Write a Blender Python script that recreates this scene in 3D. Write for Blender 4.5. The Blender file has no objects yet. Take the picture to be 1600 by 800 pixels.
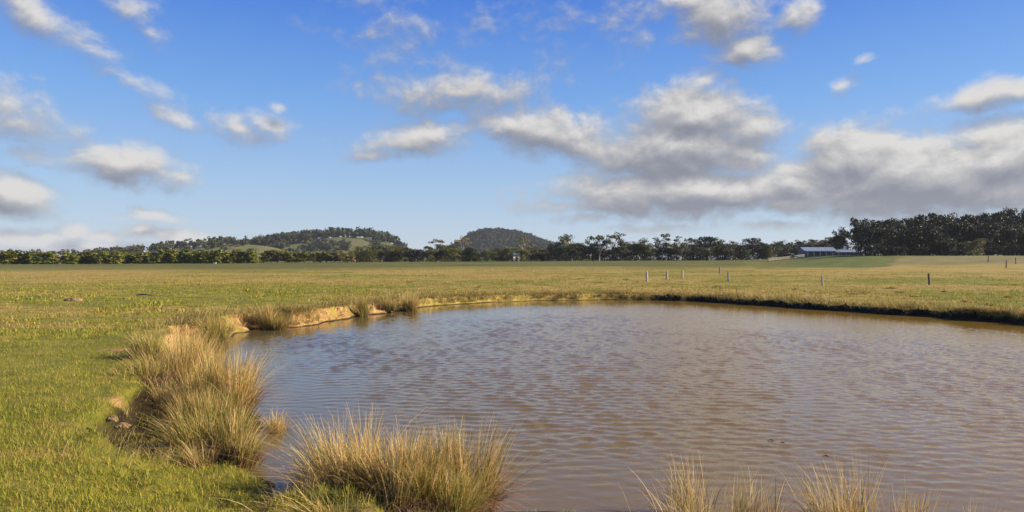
import bpy, bmesh, math, random
import numpy as np
from mathutils import Vector, Matrix
random.seed(7)
RNG = np.random.default_rng(11)
R = math.radians
sc = bpy.context.scene
C = sc.collection
EYE, FPX, HOR = 2.3, 1100.0, 405.0          # eye height over the pond, focal length and horizon row of the 1600 px photograph
SUN_AZ, SUN_EL = 90.0, 27.0                 # clockwise from +Y (view direction), elevation


def wx(px, d): return (px - 800.0) / FPX * d
def wz(py, d): return EYE - (py - HOR) / FPX * d

# ------------------------------------------------------------------ noise
def vnoise(x, y, seed=0):
    xi = np.floor(x).astype(np.int64); yi = np.floor(y).astype(np.int64)
    xf = x - xi; yf = y - yi
    u = xf * xf * (3 - 2 * xf); v = yf * yf * (3 - 2 * yf)
    def h(a, b):
        n = (a * 374761393 + b * 668265263 + seed * 982451653) & 0x7fffffff
        n = ((n ^ (n >> 13)) * 1274126177) & 0x7fffffff
        n = (n ^ (n >> 16)) & 0xffff
        return n / 65535.0
    return (h(xi, yi) * (1 - u) + h(xi + 1, yi) * u) * (1 - v) + (h(xi, yi + 1) * (1 - u) + h(xi + 1, yi + 1) * u) * v

def fbm(x, y, seed=0, o=4):
    s = 0; a = 0.5
    for k in range(o):
        s = s + a * vnoise(x * 2 ** k + 17.3 * k, y * 2 ** k - 9.1 * k, seed + k); a *= 0.5
    return s / (1 - 0.5 ** o)

def sstep(a, b, x):
    t = np.clip((x - a) / (b - a), 0, 1); return t * t * (3 - 2 * t)

# ------------------------------------------------------------------ pond outline and land height
OUT = [(-7.9, 18.6), (-8.5, 21.2), (-8.3, 23.1), (-7.2, 23.7), (-6.8, 25.2), (-6.2, 28.2), (-5.4, 30.2), (-3.8, 34.6), (0, 38.2), (3.6, 39.5),
       (7.2, 39.5), (10.3, 37.8), (13.4, 32.9), (15.9, 29.1), (17.1, 26.9), (18.0, 24.8), (19.2, 20.5), (18.6, 14), (15.5, 8.6), (11, 6.3),
       (6, 5.6), (2.5, 5.9), (0.2, 6.3), (-1.2, 6.6), (-2.4, 7.1), (-3.0, 7.9), (-3.4, 9.2), (-4.2, 11), (-5.4, 13.7), (-7.1, 16.8)]
def catmull(P, n):
    P = np.array(P, float); N = len(P); o = []
    for i in range(N):
        a, b, c, d = P[i - 1], P[i], P[(i + 1) % N], P[(i + 2) % N]
        for k in range(n):
            t = k / n
            o.append(0.5 * (2 * b + (c - a) * t + (2 * a - 5 * b + 4 * c - d) * t * t + (3 * b - a - 3 * c + d) * t ** 3))
    return np.array(o)
POND = catmull(OUT, 6)
GX = np.arange(-45, 50.01, 0.2); GY = np.arange(-20, 66.01, 0.2)
def sdf_grid():
    X, Y = np.meshgrid(GX, GY)
    p = np.stack([X.ravel(), Y.ravel()], 1); best = np.full(len(p), 1e9); ins = np.zeros(len(p), bool)
    A = POND; B = np.roll(POND, -1, 0)
    for a, b in zip(A, B):
        ab = b - a; t = np.clip(((p - a) @ ab) / (ab @ ab), 0, 1)
        q = p - a - t[:, None] * ab
        best = np.minimum(best, (q * q).sum(1))
        if a[1] != b[1]:
            c = ((a[1] > p[:, 1]) != (b[1] > p[:, 1])) & (p[:, 0] < (b[0] - a[0]) * (p[:, 1] - a[1]) / (b[1] - a[1]) + a[0])
            ins ^= c
    s = np.sqrt(best); s[ins] *= -1
    return s.reshape(X.shape)
SDF = sdf_grid()
def sd(x, y):
    fx = np.clip((x - GX[0]) / 0.2, 0, len(GX) - 1.001); fy = np.clip((y - GY[0]) / 0.2, 0, len(GY) - 1.001)
    i = fx.astype(int); j = fy.astype(int); u = fx - i; v = fy - j
    s = (SDF[j, i] * (1 - u) + SDF[j, i + 1] * u) * (1 - v) + (SDF[j + 1, i] * (1 - u) + SDF[j + 1, i + 1] * u) * v
    return s + (fbm(x * 0.9, y * 0.9, 3, 3) - 0.5) * 0.75 + (fbm(x * 3.1, y * 3.1, 5, 2) - 0.5) * 0.22
def theta(x, y): return np.degrees(np.arctan2(y - 22, x - 5)) % 360
def tab(th, pts):
    return np.interp(th, [p[0] for p in pts], [p[1] for p in pts])
T_WS = [(0, .02), (71, .06), (107, .2), (143, .1), (160, .12), (180, .2), (194, .5), (215, 1.15), (229, 1.3), (240, .8), (252, .4), (307, .15), (360, .02)]
T_SC = [(0, .2), (71, .3), (107, .6), (143, .4), (160, .3), (194, .4), (215, .3), (231, .3), (242, 1.1), (252, .9), (307, .4), (360, .2)]
T_L = [(0, .31), (40, .27), (71, .30), (107, .32), (143, .4), (165, .5), (200, .58), (225, .56), (239, .5), (252, .3), (274, .22), (307, .3), (360, .31)]
# far field: row of the photograph where the tree foot stands, and how far off that is
F_PX = [-900, 0, 400, 600, 900, 1150, 1230, 1290, 1350, 1600, 2400]
F_PY = [413, 413, 411, 409.5, 407.5, 406.5, 404, 399.5, 398.5, 399.5, 400]
F_D = [260, 260, 270, 280, 300, 300, 290, 270, 250, 230, 230]
def land(x, y):
    x = np.asarray(x, float); y = np.asarray(y, float)
    th = theta(x, y); L = tab(th, T_L)
    r = np.hypot(x, y)
    rp = np.hypot(x - 5, y - 22)
    L = L + (0.40 - L) * sstep(25, 60, rp)
    yy = np.maximum(y, 1.0)
    px = np.clip(800 + FPX * x / yy, -900, 2400); px = np.where(y < 20, np.where(x < 0, 0, 1600), px)
    D = np.interp(px, F_PX, F_D); zt = EYE - (np.interp(px, F_PX, F_PY) - HOR) / FPX * D
    k = sstep(70, 1, np.zeros_like(r))
    t = np.clip((y - 90) / (D - 90), 0, 1.6)
    kn = np.where(px > 1180, sstep(0.42, 1.0, t), np.minimum(t, 1) ** 1.2)
    L = L + (zt - L) * kn
    L = L + (fbm(x * .35, y * .35, 21, 3) - .5) * 0.14 * sstep(0, 3, np.abs(sd(x, y))) + (fbm(x * 1.7, y * 1.7, 8, 3) - .5) * 0.07
    return L
def dry_mask(x, y):
    n = .45 * fbm(x * .07, y * .10, 90, 3) + .33 * fbm(x * .38, y * .5, 91, 3) + .22 * fbm(x * 1.4, y * 1.7, 92, 3)
    t = .585 - np.interp(y, [14, 26, 45, 70, 120], [0, .015, .09, .10, .12]) - np.interp(x, [-12, 0, 14], [0, .015, .035])
    return sstep(t - .09, t + .09, n)
def sand_mask(x, y, s, th):
    ws = tab(th, T_WS); wc = tab(th, T_SC); near = np.hypot(x - 5, y - 22) < 40
    scarp = sstep(-.12, .1, s) * (1 - sstep(ws + wc * .75, ws + wc + .25, s + (fbm(x * 2.2, y * 2.2, 77, 3) - .5) * .9)) * near
    left = tab(th, [(0, 0), (80, 0), (128, .0), (145, .85), (205, .9), (218, .3), (246, .05), (265, .0), (360, 0)])
    sand = scarp * left * sstep(.42, .60, fbm(x * .6, y * .6, 55, 3) + tab(th, [(140, .16), (160, .3), (182, .16), (190, .04), (360, 0)]))
    edge = np.exp(-((s - ws - wc - .4) / .5) ** 2) * tab(th, [(0, 0), (140, 0), (150, .8), (235, .8), (246, 0), (360, 0)]) * sstep(.55, .68, fbm(x * .8, y * .8, 56, 3)) * near
    pale = sstep(.64, .74, fbm(x * .7, y * 1.3, 57, 4)) * .42 * (x < 2) * (y < 34)
    worn = 0
    for px, d, r, k in ((183, 8.95, .15, .8), (203, 13.4, .38, .8), (288, 16.2, .42, .7), (322, 20.5, .5, .8), (180, 7.4, .10, .45), (222, 6.75, .12, .35), (205, 24.5, .5, .4), (120, 20.5, .6, .4), (60, 17, .6, .35)):
        q = np.hypot((x - wx(px, d)) / (r * 1.5), (y - d) / r)
        worn = np.maximum(worn, k * (1 - sstep(.35, 1.35, q + (fbm(x * 3.5, y * 3.5, 58, 3) - .5) * 1.6)))
    return np.maximum(np.maximum(np.maximum(sand, edge * .42), pale), worn)
def ground_z(x, y):
    x = np.asarray(x, float); y = np.asarray(y, float)
    s = sd(x, y); th = theta(x, y); ws = tab(th, T_WS); wc = tab(th, T_SC); L = land(x, y)
    shelf = np.where(s < ws, 0.12 * np.clip(s / np.maximum(ws, .02), 0, 1), 0.12)
    shelf = shelf + 0.05 * (fbm(x * 4, y * 4, 31, 2) - .5) * (s > 0)
    e = sstep(ws, ws + wc, s)
    z = shelf + (L - shelf) * e
    near = (s > -.2) & (s < 5)
    rough = np.where(near, e * (1 - e) * 4 * sstep(0, .3, wc + .1), 0)
    z = z + rough * ((fbm(x * 2.3, y * 2.3, 71, 3) - .5) * .5 + (fbm(x * 6, y * 6, 72, 2) - .5) * .26) + (1 - e) * (s > .1) * (fbm(x * 3.3, y * 3.3, 74, 3) - .5) * .10
    zin = 0.10 * np.maximum(s, -0.4) + 0.25 * np.minimum(s + 0.4, 0)
    return np.where(s > 0, z, np.maximum(zin, -1.0))

# ------------------------------------------------------------------ helpers
def tag(o, label=None, cat=None, group=None, kind=None):
    if label: o['label'] = label
    if cat: o['category'] = cat
    if group: o['group'] = group
    if kind: o['kind'] = kind
    return o
def mesh_np(name, V, F, mat, col=None, smooth=False, parent=None, link=True):
    V = np.asarray(V, np.float32); F = np.asarray(F, np.int32)
    me = bpy.data.meshes.new(name); n, k = F.shape
    me.vertices.add(len(V)); me.vertices.foreach_set('co', V.ravel())
    me.loops.add(n * k); me.loops.foreach_set('vertex_index', F.ravel())
    me.polygons.add(n); me.polygons.foreach_set('loop_start', np.arange(0, n * k, k, dtype=np.int32))
    if smooth: me.polygons.foreach_set('use_smooth', np.ones(n, bool))
    if col is not None:
        a = me.color_attributes.new('col', 'FLOAT_COLOR', 'POINT')
        c = np.ones((len(V), 4), np.float32); c[:, :3] = col[:, :3]
        if col.shape[1] > 3: c[:, 3] = col[:, 3]
        a.data.foreach_set('color', c.ravel())
    me.update(calc_edges=True); me.validate()
    me.materials.append(mat)
    o = bpy.data.objects.new(name, me)
    if link: C.objects.link(o)
    if parent: o.parent = parent
    return o
def obj_bm(name, bm, mat, parent=None, smooth=False):
    bmesh.ops.recalc_face_normals(bm, faces=bm.faces)
    me = bpy.data.meshes.new(name); bm.to_mesh(me); bm.free(); me.materials.append(mat)
    if smooth:
        for p in me.polygons: p.use_smooth = True
    o = bpy.data.objects.new(name, me); C.objects.link(o)
    if parent: o.parent = parent
    return o
def empty(name, loc, rz=0):
    o = bpy.data.objects.new(name, None); C.objects.link(o); o.location = loc; o.rotation_euler = (0, 0, rz); o.empty_display_size = .2
    return o
def box(bm, a, b, rot=None):
    m = bmesh.ops.create_cube(bm, size=1)['verts']
    a = Vector(a); b = Vector(b); c = (a + b) / 2; s = b - a
    for v in m:
        v.co = Vector((v.co.x * s.x, v.co.y * s.y, v.co.z * s.z)) + c
    return m
def tube(bm, pts, rad, n=7, cap=True):
    rings = []
    for i, p in enumerate(pts):
        p = Vector(p)
        d = (Vector(pts[min(i + 1, len(pts) - 1)]) - Vector(pts[max(i - 1, 0)])).normalized()
        u = d.orthogonal().normalized() if i == 0 else (u0 - d * u0.dot(d)).normalized()
        u0 = u; w = d.cross(u)
        rings.append([bm.verts.new(p + (u * math.cos(2 * math.pi * k / n) + w * math.sin(2 * math.pi * k / n)) * rad[i]) for k in range(n)])
    for a, b in zip(rings, rings[1:]):
        for k in range(n): bm.faces.new((a[k], a[(k + 1) % n], b[(k + 1) % n], b[k]))
    if cap: bm.faces.new(rings[0][::-1]); bm.faces.new(rings[-1])
ORD = 'first second third fourth fifth sixth seventh eighth ninth tenth eleventh twelfth thirteenth fourteenth fifteenth sixteenth seventeenth eighteenth nineteenth twentieth'.split()
TENS = {2: 'twenty', 3: 'thirty', 4: 'forty', 5: 'fifty'}
TENTH = {20: 'twentieth', 30: 'thirtieth', 40: 'fortieth', 50: 'fiftieth'}
def ordw(n):
    if n <= 20: return ORD[n - 1]
    if n % 10 == 0: return TENTH[n]
    return TENS[n // 10] + '-' + ORD[n % 10 - 1]

# ------------------------------------------------------------------ materials
def new_mat(name):
    m = bpy.data.materials.new(name); m.use_nodes = True
    nt = m.node_tree; nt.nodes.clear(); return m, nt, nt.nodes, nt.links
def N(nt, t, **kw):
    n = nt.nodes.new(t)
    for k, v in kw.items():
        if k.startswith('i_'):
            key = k[2:]; n.inputs[int(key) if key.isdigit() else key].default_value = v
        else: setattr(n, k, v)
    return n
def leaf_mat(name, trans=0.25, rough=.6, var=0.15, hue=0.0):
    m, nt, ns, lk = new_mat(name)
    a = N(nt, 'ShaderNodeAttribute', attribute_name='col')
    oi = N(nt, 'ShaderNodeObjectInfo')
    mr = N(nt, 'ShaderNodeMapRange', i_3=1 - var, i_4=1 + var); lk.new(oi.outputs['Random'], mr.inputs[0])
    hs = N(nt, 'ShaderNodeHueSaturation'); lk.new(a.outputs['Color'], hs.inputs['Color']); lk.new(mr.outputs[0], hs.inputs['Value'])
    if hue:
        m2 = N(nt, 'ShaderNodeMath', operation='MULTIPLY', i_1=7.31); lk.new(oi.outputs['Random'], m2.inputs[0])
        f = N(nt, 'ShaderNodeMath', operation='FRACT'); lk.new(m2.outputs[0], f.inputs[0])
        m3 = N(nt, 'ShaderNodeMapRange', i_3=.5 - hue, i_4=.5 + hue); lk.new(f.outputs[0], m3.inputs[0]); lk.new(m3.outputs[0], hs.inputs['Hue'])
    p = N(nt, 'ShaderNodeBsdfPrincipled', i_Roughness=rough); p.inputs['Specular IOR Level'].default_value = .25
    lk.new(hs.outputs[0], p.inputs['Base Color'])
    t = N(nt, 'ShaderNodeBsdfTranslucent'); lk.new(hs.outputs[0], t.inputs['Color'])
    mx = N(nt, 'ShaderNodeMixShader', i_0=trans); lk.new(p.outputs[0], mx.inputs[1]); lk.new(t.outputs[0], mx.inputs[2])
    o = N(nt, 'ShaderNodeOutputMaterial'); lk.new(mx.outputs[0], o.inputs[0])
    return m
def plain_mat(name, c1, c2, scale=3.0, rough=.8, metal=0, stretch=(1, 1, 1), bump=0.0, spec=.3):
    m, nt, ns, lk = new_mat(name)
    tc = N(nt, 'ShaderNodeTexCoord'); mp = N(nt, 'ShaderNodeMapping'); mp.inputs['Scale'].default_value = stretch
    lk.new(tc.outputs['Object'], mp.inputs[0])
    nz = N(nt, 'ShaderNodeTexNoise', i_Scale=scale, i_Detail=6.0, i_Roughness=.65); lk.new(mp.outputs[0], nz.inputs['Vector'])
    cr = N(nt, 'ShaderNodeValToRGB'); cr.color_ramp.elements[0].position = .3; cr.color_ramp.elements[1].position = .7
    cr.color_ramp.elements[0].color = (*c1, 1); cr.color_ramp.elements[1].color = (*c2, 1); lk.new(nz.outputs[0], cr.inputs[0])
    p = N(nt, 'ShaderNodeBsdfPrincipled', i_Roughness=rough, i_Metallic=metal); p.inputs['Specular IOR Level'].default_value = spec
    lk.new(cr.outputs[0], p.inputs['Base Color'])
    if bump:
        b = N(nt, 'ShaderNodeBump', i_Strength=bump, i_Distance=.02); lk.new(nz.outputs[0], b.inputs['Height']); lk.new(b.outputs[0], p.inputs['Normal'])
    o = N(nt, 'ShaderNodeOutputMaterial'); lk.new(p.outputs[0], o.inputs[0])
    return m

M_LEAF = leaf_mat('gum_leaves', .2, .55, .38, .025)
M_HEDGE = leaf_mat('hedge_leaves', .25, .6, .18, .012)
M_WOOD = leaf_mat('far_wood_leaves', .1, .7, .05)
M_BLADE = leaf_mat('tussock_blades', .3, .5, .08)
M_GRASS = leaf_mat('grass_blades', .3, .55, 0)
M_BARK = plain_mat('gum_bark', (.27, .24, .19), (.52, .47, .40), 2.5, .85, stretch=(3, 3, .6))
M_DARKBARK = plain_mat('dark_bark', (.05, .04, .03), (.12, .10, .075), 2.5, .9, stretch=(3, 3, .6))
M_POST = plain_mat('weathered_wood', (.20, .175, .145), (.46, .42, .36), 6, .85, stretch=(4, 4, .5), bump=.6)
M_DARKPOST = plain_mat('dark_weathered_wood', (.045, .038, .032), (.16, .14, .12), 6, .85, stretch=(4, 4, .5), bump=.6)
M_ROOF = plain_mat('blue_grey_roof_metal', (.15, .20, .29), (.24, .30, .40), .4, .5, stretch=(6, .4, 1))
M_WALLP = plain_mat('grey_boards', (.13, .14, .17), (.20, .21, .25), 1.2, .7)
M_WALLD = plain_mat('dark_boards', (.07, .07, .085), (.14, .13, .14), 1.2, .7)
M_GLASS = plain_mat('window_glass', (.02, .025, .03), (.04, .045, .055), 1, .08, spec=.6)
M_WHITE = plain_mat('white_paint', (.68, .68, .66), (.8, .8, .78), 2, .55)
M_BRICK = plain_mat('red_brick', (.30, .08, .05), (.42, .13, .08), 3, .85)
M_SOIL = plain_mat('dry_clods', (.10, .065, .03), (.30, .20, .09), 5, .95, bump=1)
M_STICK = plain_mat('dead_wood', (.05, .038, .028), (.14, .11, .085), 8, .9, stretch=(1, 5, 5), bump=.5)

# ------------------------------------------------------------------ ground sheet
def axis(lo, hi, step, far_lo, far_hi, g):
    a = list(np.arange(lo, hi + 1e-6, step)); s = step
    while a[-1] < far_hi: s *= g; a.append(a[-1] + s)
    s = step; b = [lo]
    while b[-1] > far_lo: s *= g; b.append(b[-1] - s)
    return np.array(b[1:][::-1] + a)
def build_ground():
    xs = axis(-13, 21, .09, -5000, 5000, 1.055); ys = axis(3.2, 42.5, .09, -300, 6000, 1.035)
    X, Y = np.meshgrid(xs, ys); nx, ny = len(xs), len(ys)
    x = X.ravel(); y = Y.ravel(); z = ground_z(x, y); s = sd(x, y); th = theta(x, y)
    idx = np.arange(nx * ny).reshape(ny, nx)
    F = np.stack([idx[:-1, :-1].ravel(), idx[:-1, 1:].ravel(), idx[1:, 1:].ravel(), idx[1:, :-1].ravel()], 1)
    sand = sand_mask(x, y, s, th); near = np.hypot(x - 5, y - 22) < 40; ws = tab(th, T_WS); wc = tab(th, T_SC)
    scarp = sstep(-.12, .1, s) * (1 - sstep(ws + wc * .75, ws + wc + .25, s)) * near
    right = tab(th, [(0, 1), (65, 1), (95, .15), (130, .0), (200, 0), (215, .75), (232, .85), (240, .2), (248, .5), (254, 1), (290, 1), (360, 1)])  # left hollows: shade under the tussocks painted in mud tone; elsewhere wet mud
    mud_shade = np.maximum(scarp * right * (1 - sstep(ws + wc * .4, ws + wc * .95, s)), (1 - sstep(-.08, .12, s)) * near)
    px = 800 + FPX * x / np.maximum(y, 1) + 90 * (fbm(x * .05, y * .05, 62, 3) - .5)
    pad = sstep(85, 190, y + 60 * (fbm(x * .02, y * .05, 60, 3) - .5)) * (1 - sstep(1190, 1260, px))  # cloud shadow over the far field, put into the ground colour
    knoll = sstep(150, 175, y) * sstep(1190, 1260, px) * (1 - sstep(1370, 1400, px))
    pale = sstep(168, 182, y) * sstep(1375, 1405, px)
    me = mesh_np('ground', np.stack([x, y, z], 1), F, ground_mat(), np.stack([sand, np.clip(mud_shade, 0, 1), np.maximum(pad, knoll * 2.0) * .5, pale], 1), smooth=True)  # third channel: pad is the painted cloud shadow, above it the knoll
    at = me.data.attributes.new('dry', 'FLOAT', 'POINT'); at.data.foreach_set('value', np.maximum(dry_mask(x, y), scarp * tab(th, [(0, .9), (200, .9), (218, .3), (226, 0), (264, 0), (280, .9), (360, .9)])).astype(np.float32))
    tag(me, kind='structure')
    return me
def ground_mat():
    m, nt, ns, lk = new_mat('pasture')
    g = N(nt, 'ShaderNodeNewGeometry')
    at = N(nt, 'ShaderNodeAttribute', attribute_name='col')
    sp = N(nt, 'ShaderNodeSeparateColor'); lk.new(at.outputs['Color'], sp.inputs[0])
    def noise(scale, det=5, sy=1.0, rough=.6):
        mp = N(nt, 'ShaderNodeMapping'); mp.inputs['Scale'].default_value = (1, sy, 1); lk.new(g.outputs['Position'], mp.inputs[0])
        n = N(nt, 'ShaderNodeTexNoise', i_Scale=scale, i_Detail=float(det), i_Roughness=rough); lk.new(mp.outputs[0], n.inputs['Vector']); return n.outputs[0]
    def ramp(src, stops):
        r = N(nt, 'ShaderNodeValToRGB'); el = r.color_ramp.elements
        el[0].position, el[0].color = stops[0][0], (*stops[0][1], 1); el[1].position, el[1].color = stops[-1][0], (*stops[-1][1], 1)
        for p, c in stops[1:-1]:
            e = el.new(p); e.color = (*c, 1)
        lk.new(src, r.inputs[0]); return r.outputs[0]
    def mix(f, a, b, mode='MIX', fac=None):
        x = N(nt, 'ShaderNodeMix', data_type='RGBA', blend_type=mode)
        if f is None: x.inputs[0].default_value = fac
        else: lk.new(f, x.inputs[0])
        for i, v in ((6, a), (7, b)):
            if isinstance(v, tuple): x.inputs[i].default_value = (*v, 1)
            else: lk.new(v, x.inputs[i])
        return x.outputs[2]
    def mr(src, a, b, c=0, d=1, smooth=True):
        r = N(nt, 'ShaderNodeMapRange', i_1=a, i_2=b, i_3=c, i_4=d); r.interpolation_type = 'SMOOTHSTEP' if smooth else 'LINEAR'
        lk.new(src, r.inputs[0]); return r.outputs[0]
    green = ramp(noise(.9, 8, 1, .7), [(.30, (.075, .085, .014)), (.5, (.155, .155, .022)), (.70, (.27, .215, .048))])
    straw = ramp(noise(1.6, 8, 1, .7), [(.3, (.17, .135, .032)), (.5, (.29, .215, .058)), (.7, (.40, .285, .095))])
    dr = N(nt, 'ShaderNodeAttribute', attribute_name='dry')
    c = mix(dr.outputs['Fac'], green, straw)
    # rough dark hummocks
    c = mix(mr(noise(.5, 7, .8, .78), .58, .72, 0, .6), c, (.055, .046, .014))
    # far band: cloud shadow painted as darker green; knoll and pale paddock follow
    shade_green = ramp(noise(.05, 6, 2.0), [(.35, (.060, .072, .016)), (.65, (.135, .130, .032))])
    c = mix(mr(sp.outputs[2], 0, .5, 0, 1), c, shade_green)
    kg = ramp(noise(.2, 5), [(.3, (.050, .080, .015)), (.5, (.09, .115, .022)), (.7, (.13, .14, .032))])
    c = mix(mr(sp.outputs[2], .55, .95, 0, 1), c, kg)
    pl = ramp(noise(.06, 5, 3), [(.35, (.125, .118, .046)), (.65, (.205, .18, .075))])
    c = mix(at.outputs['Alpha'], c, pl)
    sand = ramp(noise(3.2, 10, 1, .78), [(.33, (.055, .034, .018)), (.43, (.22, .13, .05)), (.52, (.36, .23, .09)), (.64, (.44, .30, .13)), (.75, (.54, .40, .19))])
    c = mix(mr(sp.outputs[0], .25, .7), c, sand)
    mud_shade = ramp(noise(5, 6), [(.3, (.012, .009, .006)), (.7, (.045, .030, .015))])
    c = mix(mr(sp.outputs[1], .2, .65), c, mud_shade)
    p = N(nt, 'ShaderNodeBsdfPrincipled', i_Roughness=.9); p.inputs['Specular IOR Level'].default_value = .15
    lk.new(c, p.inputs['Base Color'])
    b = N(nt, 'ShaderNodeBump', i_Strength=.9, i_Distance=.08); lk.new(noise(6, 9, 1, .75), b.inputs['Height']); lk.new(b.outputs[0], p.inputs['Normal'])
    o = N(nt, 'ShaderNodeOutputMaterial'); lk.new(p.outputs[0], o.inputs[0])
    return m
build_ground()

# ------------------------------------------------------------------ water
def water_mat():
    m, nt, ns, lk = new_mat('turbid_water')
    g = N(nt, 'ShaderNodeNewGeometry')
    def nz(sx, sy, rot, det=3, rough=.5, dist=0.3):
        mp = N(nt, 'ShaderNodeMapping'); mp.inputs['Rotation'].default_value = (0, 0, R(rot)); mp.inputs['Scale'].default_value = (sx, sy, 1)
        # rotate first, then stretch
        mp.vector_type = 'POINT'
        vr = N(nt, 'ShaderNodeVectorRotate', rotation_type='Z_AXIS'); vr.inputs['Angle'].default_value = R(rot)
        lk.new(g.outputs['Position'], vr.inputs['Vector']); mp.inputs['Rotation'].default_value = (0, 0, 0); lk.new(vr.outputs[0], mp.inputs[0])
        n = N(nt, 'ShaderNodeTexNoise', i_Scale=1.0, i_Detail=float(det), i_Roughness=rough, i_Distortion=dist); lk.new(mp.outputs[0], n.inputs['Vector'])
        return n.outputs[0]
    b = nz(9, 24, -8, 2)
    bp = N(nt, 'ShaderNodeBump', i_Strength=.3, i_Distance=.005); lk.new(b, bp.inputs['Height'])
    # turbid brown; left side duller, blue sky reflection painted into the colour
    sx = N(nt, 'ShaderNodeSeparateXYZ'); lk.new(g.outputs['Position'], sx.inputs[0])
    mr = N(nt, 'ShaderNodeMapRange', i_1=-5., i_2=8.); lk.new(sx.outputs[0], mr.inputs[0])
    cm = N(nt, 'ShaderNodeMix', data_type='RGBA'); lk.new(mr.outputs[0], cm.inputs[0]); cm.inputs[6].default_value = (.095, .075, .034, 1); cm.inputs[7].default_value = (.205, .130, .029, 1)
    p = N(nt, 'ShaderNodeBsdfPrincipled', i_Roughness=.03, i_IOR=1.333); lk.new(cm.outputs[2], p.inputs['Base Color']); lk.new(bp.outputs[0], p.inputs['Normal'])
    o = N(nt, 'ShaderNodeOutputMaterial'); lk.new(p.outputs[0], o.inputs[0])
    return m
def build_water():
    xs = np.arange(-9.6, 20.6, .065); ys = [5.0]
    while ys[-1] < 41.2: ys.append(ys[-1] + .028 + .0011 * (ys[-1] - 5))
    X, Y = np.meshgrid(xs, np.array(ys)); sh = X.shape
    rng = np.random.default_rng(44); Z = np.zeros(sh)
    for k in range(46):                                          # wind ripples: short waves, crests roughly across the view
        lam = .085 * (3.9 ** rng.uniform(0, 1)); a = rng.normal(R(95), R(31)); kk = 2 * math.pi / lam
        wob = rng.uniform(.2, .5) * lam * np.sin(X * rng.uniform(.6, 1.6) + rng.uniform(0, 6)) + rng.uniform(.2, .5) * lam * np.sin(Y * rng.uniform(.5, 1.2) + rng.uniform(0, 6))
        Z += WAVE / math.sqrt(46) * lam ** .95 / (2 * math.pi) * np.sin(kk * (X * math.cos(a) + Y * math.sin(a) + wob) + rng.uniform(0, 6.28)) * 1.414
    gust = .25 + 1.35 * fbm(X * .35, Y * .25, 45, 3)
    s0 = sd(X.ravel(), Y.ravel()).reshape(sh)
    lee = sstep(-.2, -3.5, s0) * .8 + .2
    thw = theta(X.ravel(), Y.ravel()).reshape(sh)
    wb = tab(thw, [(0, .8), (30, .9), (75, 1), (125, 1), (150, .3), (200, 0), (330, .2), (360, .8)])
    far = 1 - .96 * wb * (1 - sstep(-2.0, -12., s0 + 5 * (fbm(X * .25, Y * .3, 46, 3) - .5)))
    Z *= gust * lee * far
    idx = np.arange(sh[0] * sh[1]).reshape(sh)
    keep = (s0[:-1, :-1] < .55).ravel()
    F = np.stack([idx[:-1, :-1].ravel(), idx[:-1, 1:].ravel(), idx[1:, 1:].ravel(), idx[1:, :-1].ravel()], 1)[keep]
    used = np.unique(F); rm = np.full(sh[0] * sh[1], -1); rm[used] = np.arange(len(used))
    V = np.stack([X.ravel(), Y.ravel(), Z.ravel()], 1)[used]
    tag(mesh_np('water', V, rm[F], water_mat(), smooth=True), kind='structure')
WAVE = .165
build_water()

# ------------------------------------------------------------------ blades of grass
def blades(base, h, ang, lean, w, S, cb, ct, rng, droop=.25):
    n = len(base); t = np.linspace(0, 1, S + 1)[None, :, None]
    d = np.stack([np.cos(ang), np.sin(ang), np.zeros(n)], 1)[:, None, :]
    hh = h[:, None, None]; ll = lean[:, None, None]
    P = base[:, None, :] + d * hh * (ll * (.35 * t + .65 * t * t)) + np.array([0, 0, 1.0]) * hh * (t - droop * ll * t * t * t)
    fa = rng.uniform(0, np.pi, n); sv = np.stack([np.cos(fa), np.sin(fa), np.zeros(n)], 1)[:, None, :]
    wd = (w[:, None, None] * .5) * (1 - .85 * t ** 1.6)
    V = np.stack([P - sv * wd, P + sv * wd], 2).reshape(-1, 3)
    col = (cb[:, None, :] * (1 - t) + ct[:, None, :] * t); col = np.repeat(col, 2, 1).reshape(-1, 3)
    o = (np.arange(n) * 2 * (S + 1))[:, None]; q = np.arange(S)[None, :] * 2
    i0 = o + q
    F = np.stack([i0, i0 + 1, i0 + 3, i0 + 2], 2).reshape(-1, 4)
    return V, F, col
def pick(rng, n, cols, p):
    c = np.array(cols)[rng.choice(len(cols), n, p=np.array(p) / sum(p))]
    return c * rng.uniform(.82, 1.18, (n, 1))
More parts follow.
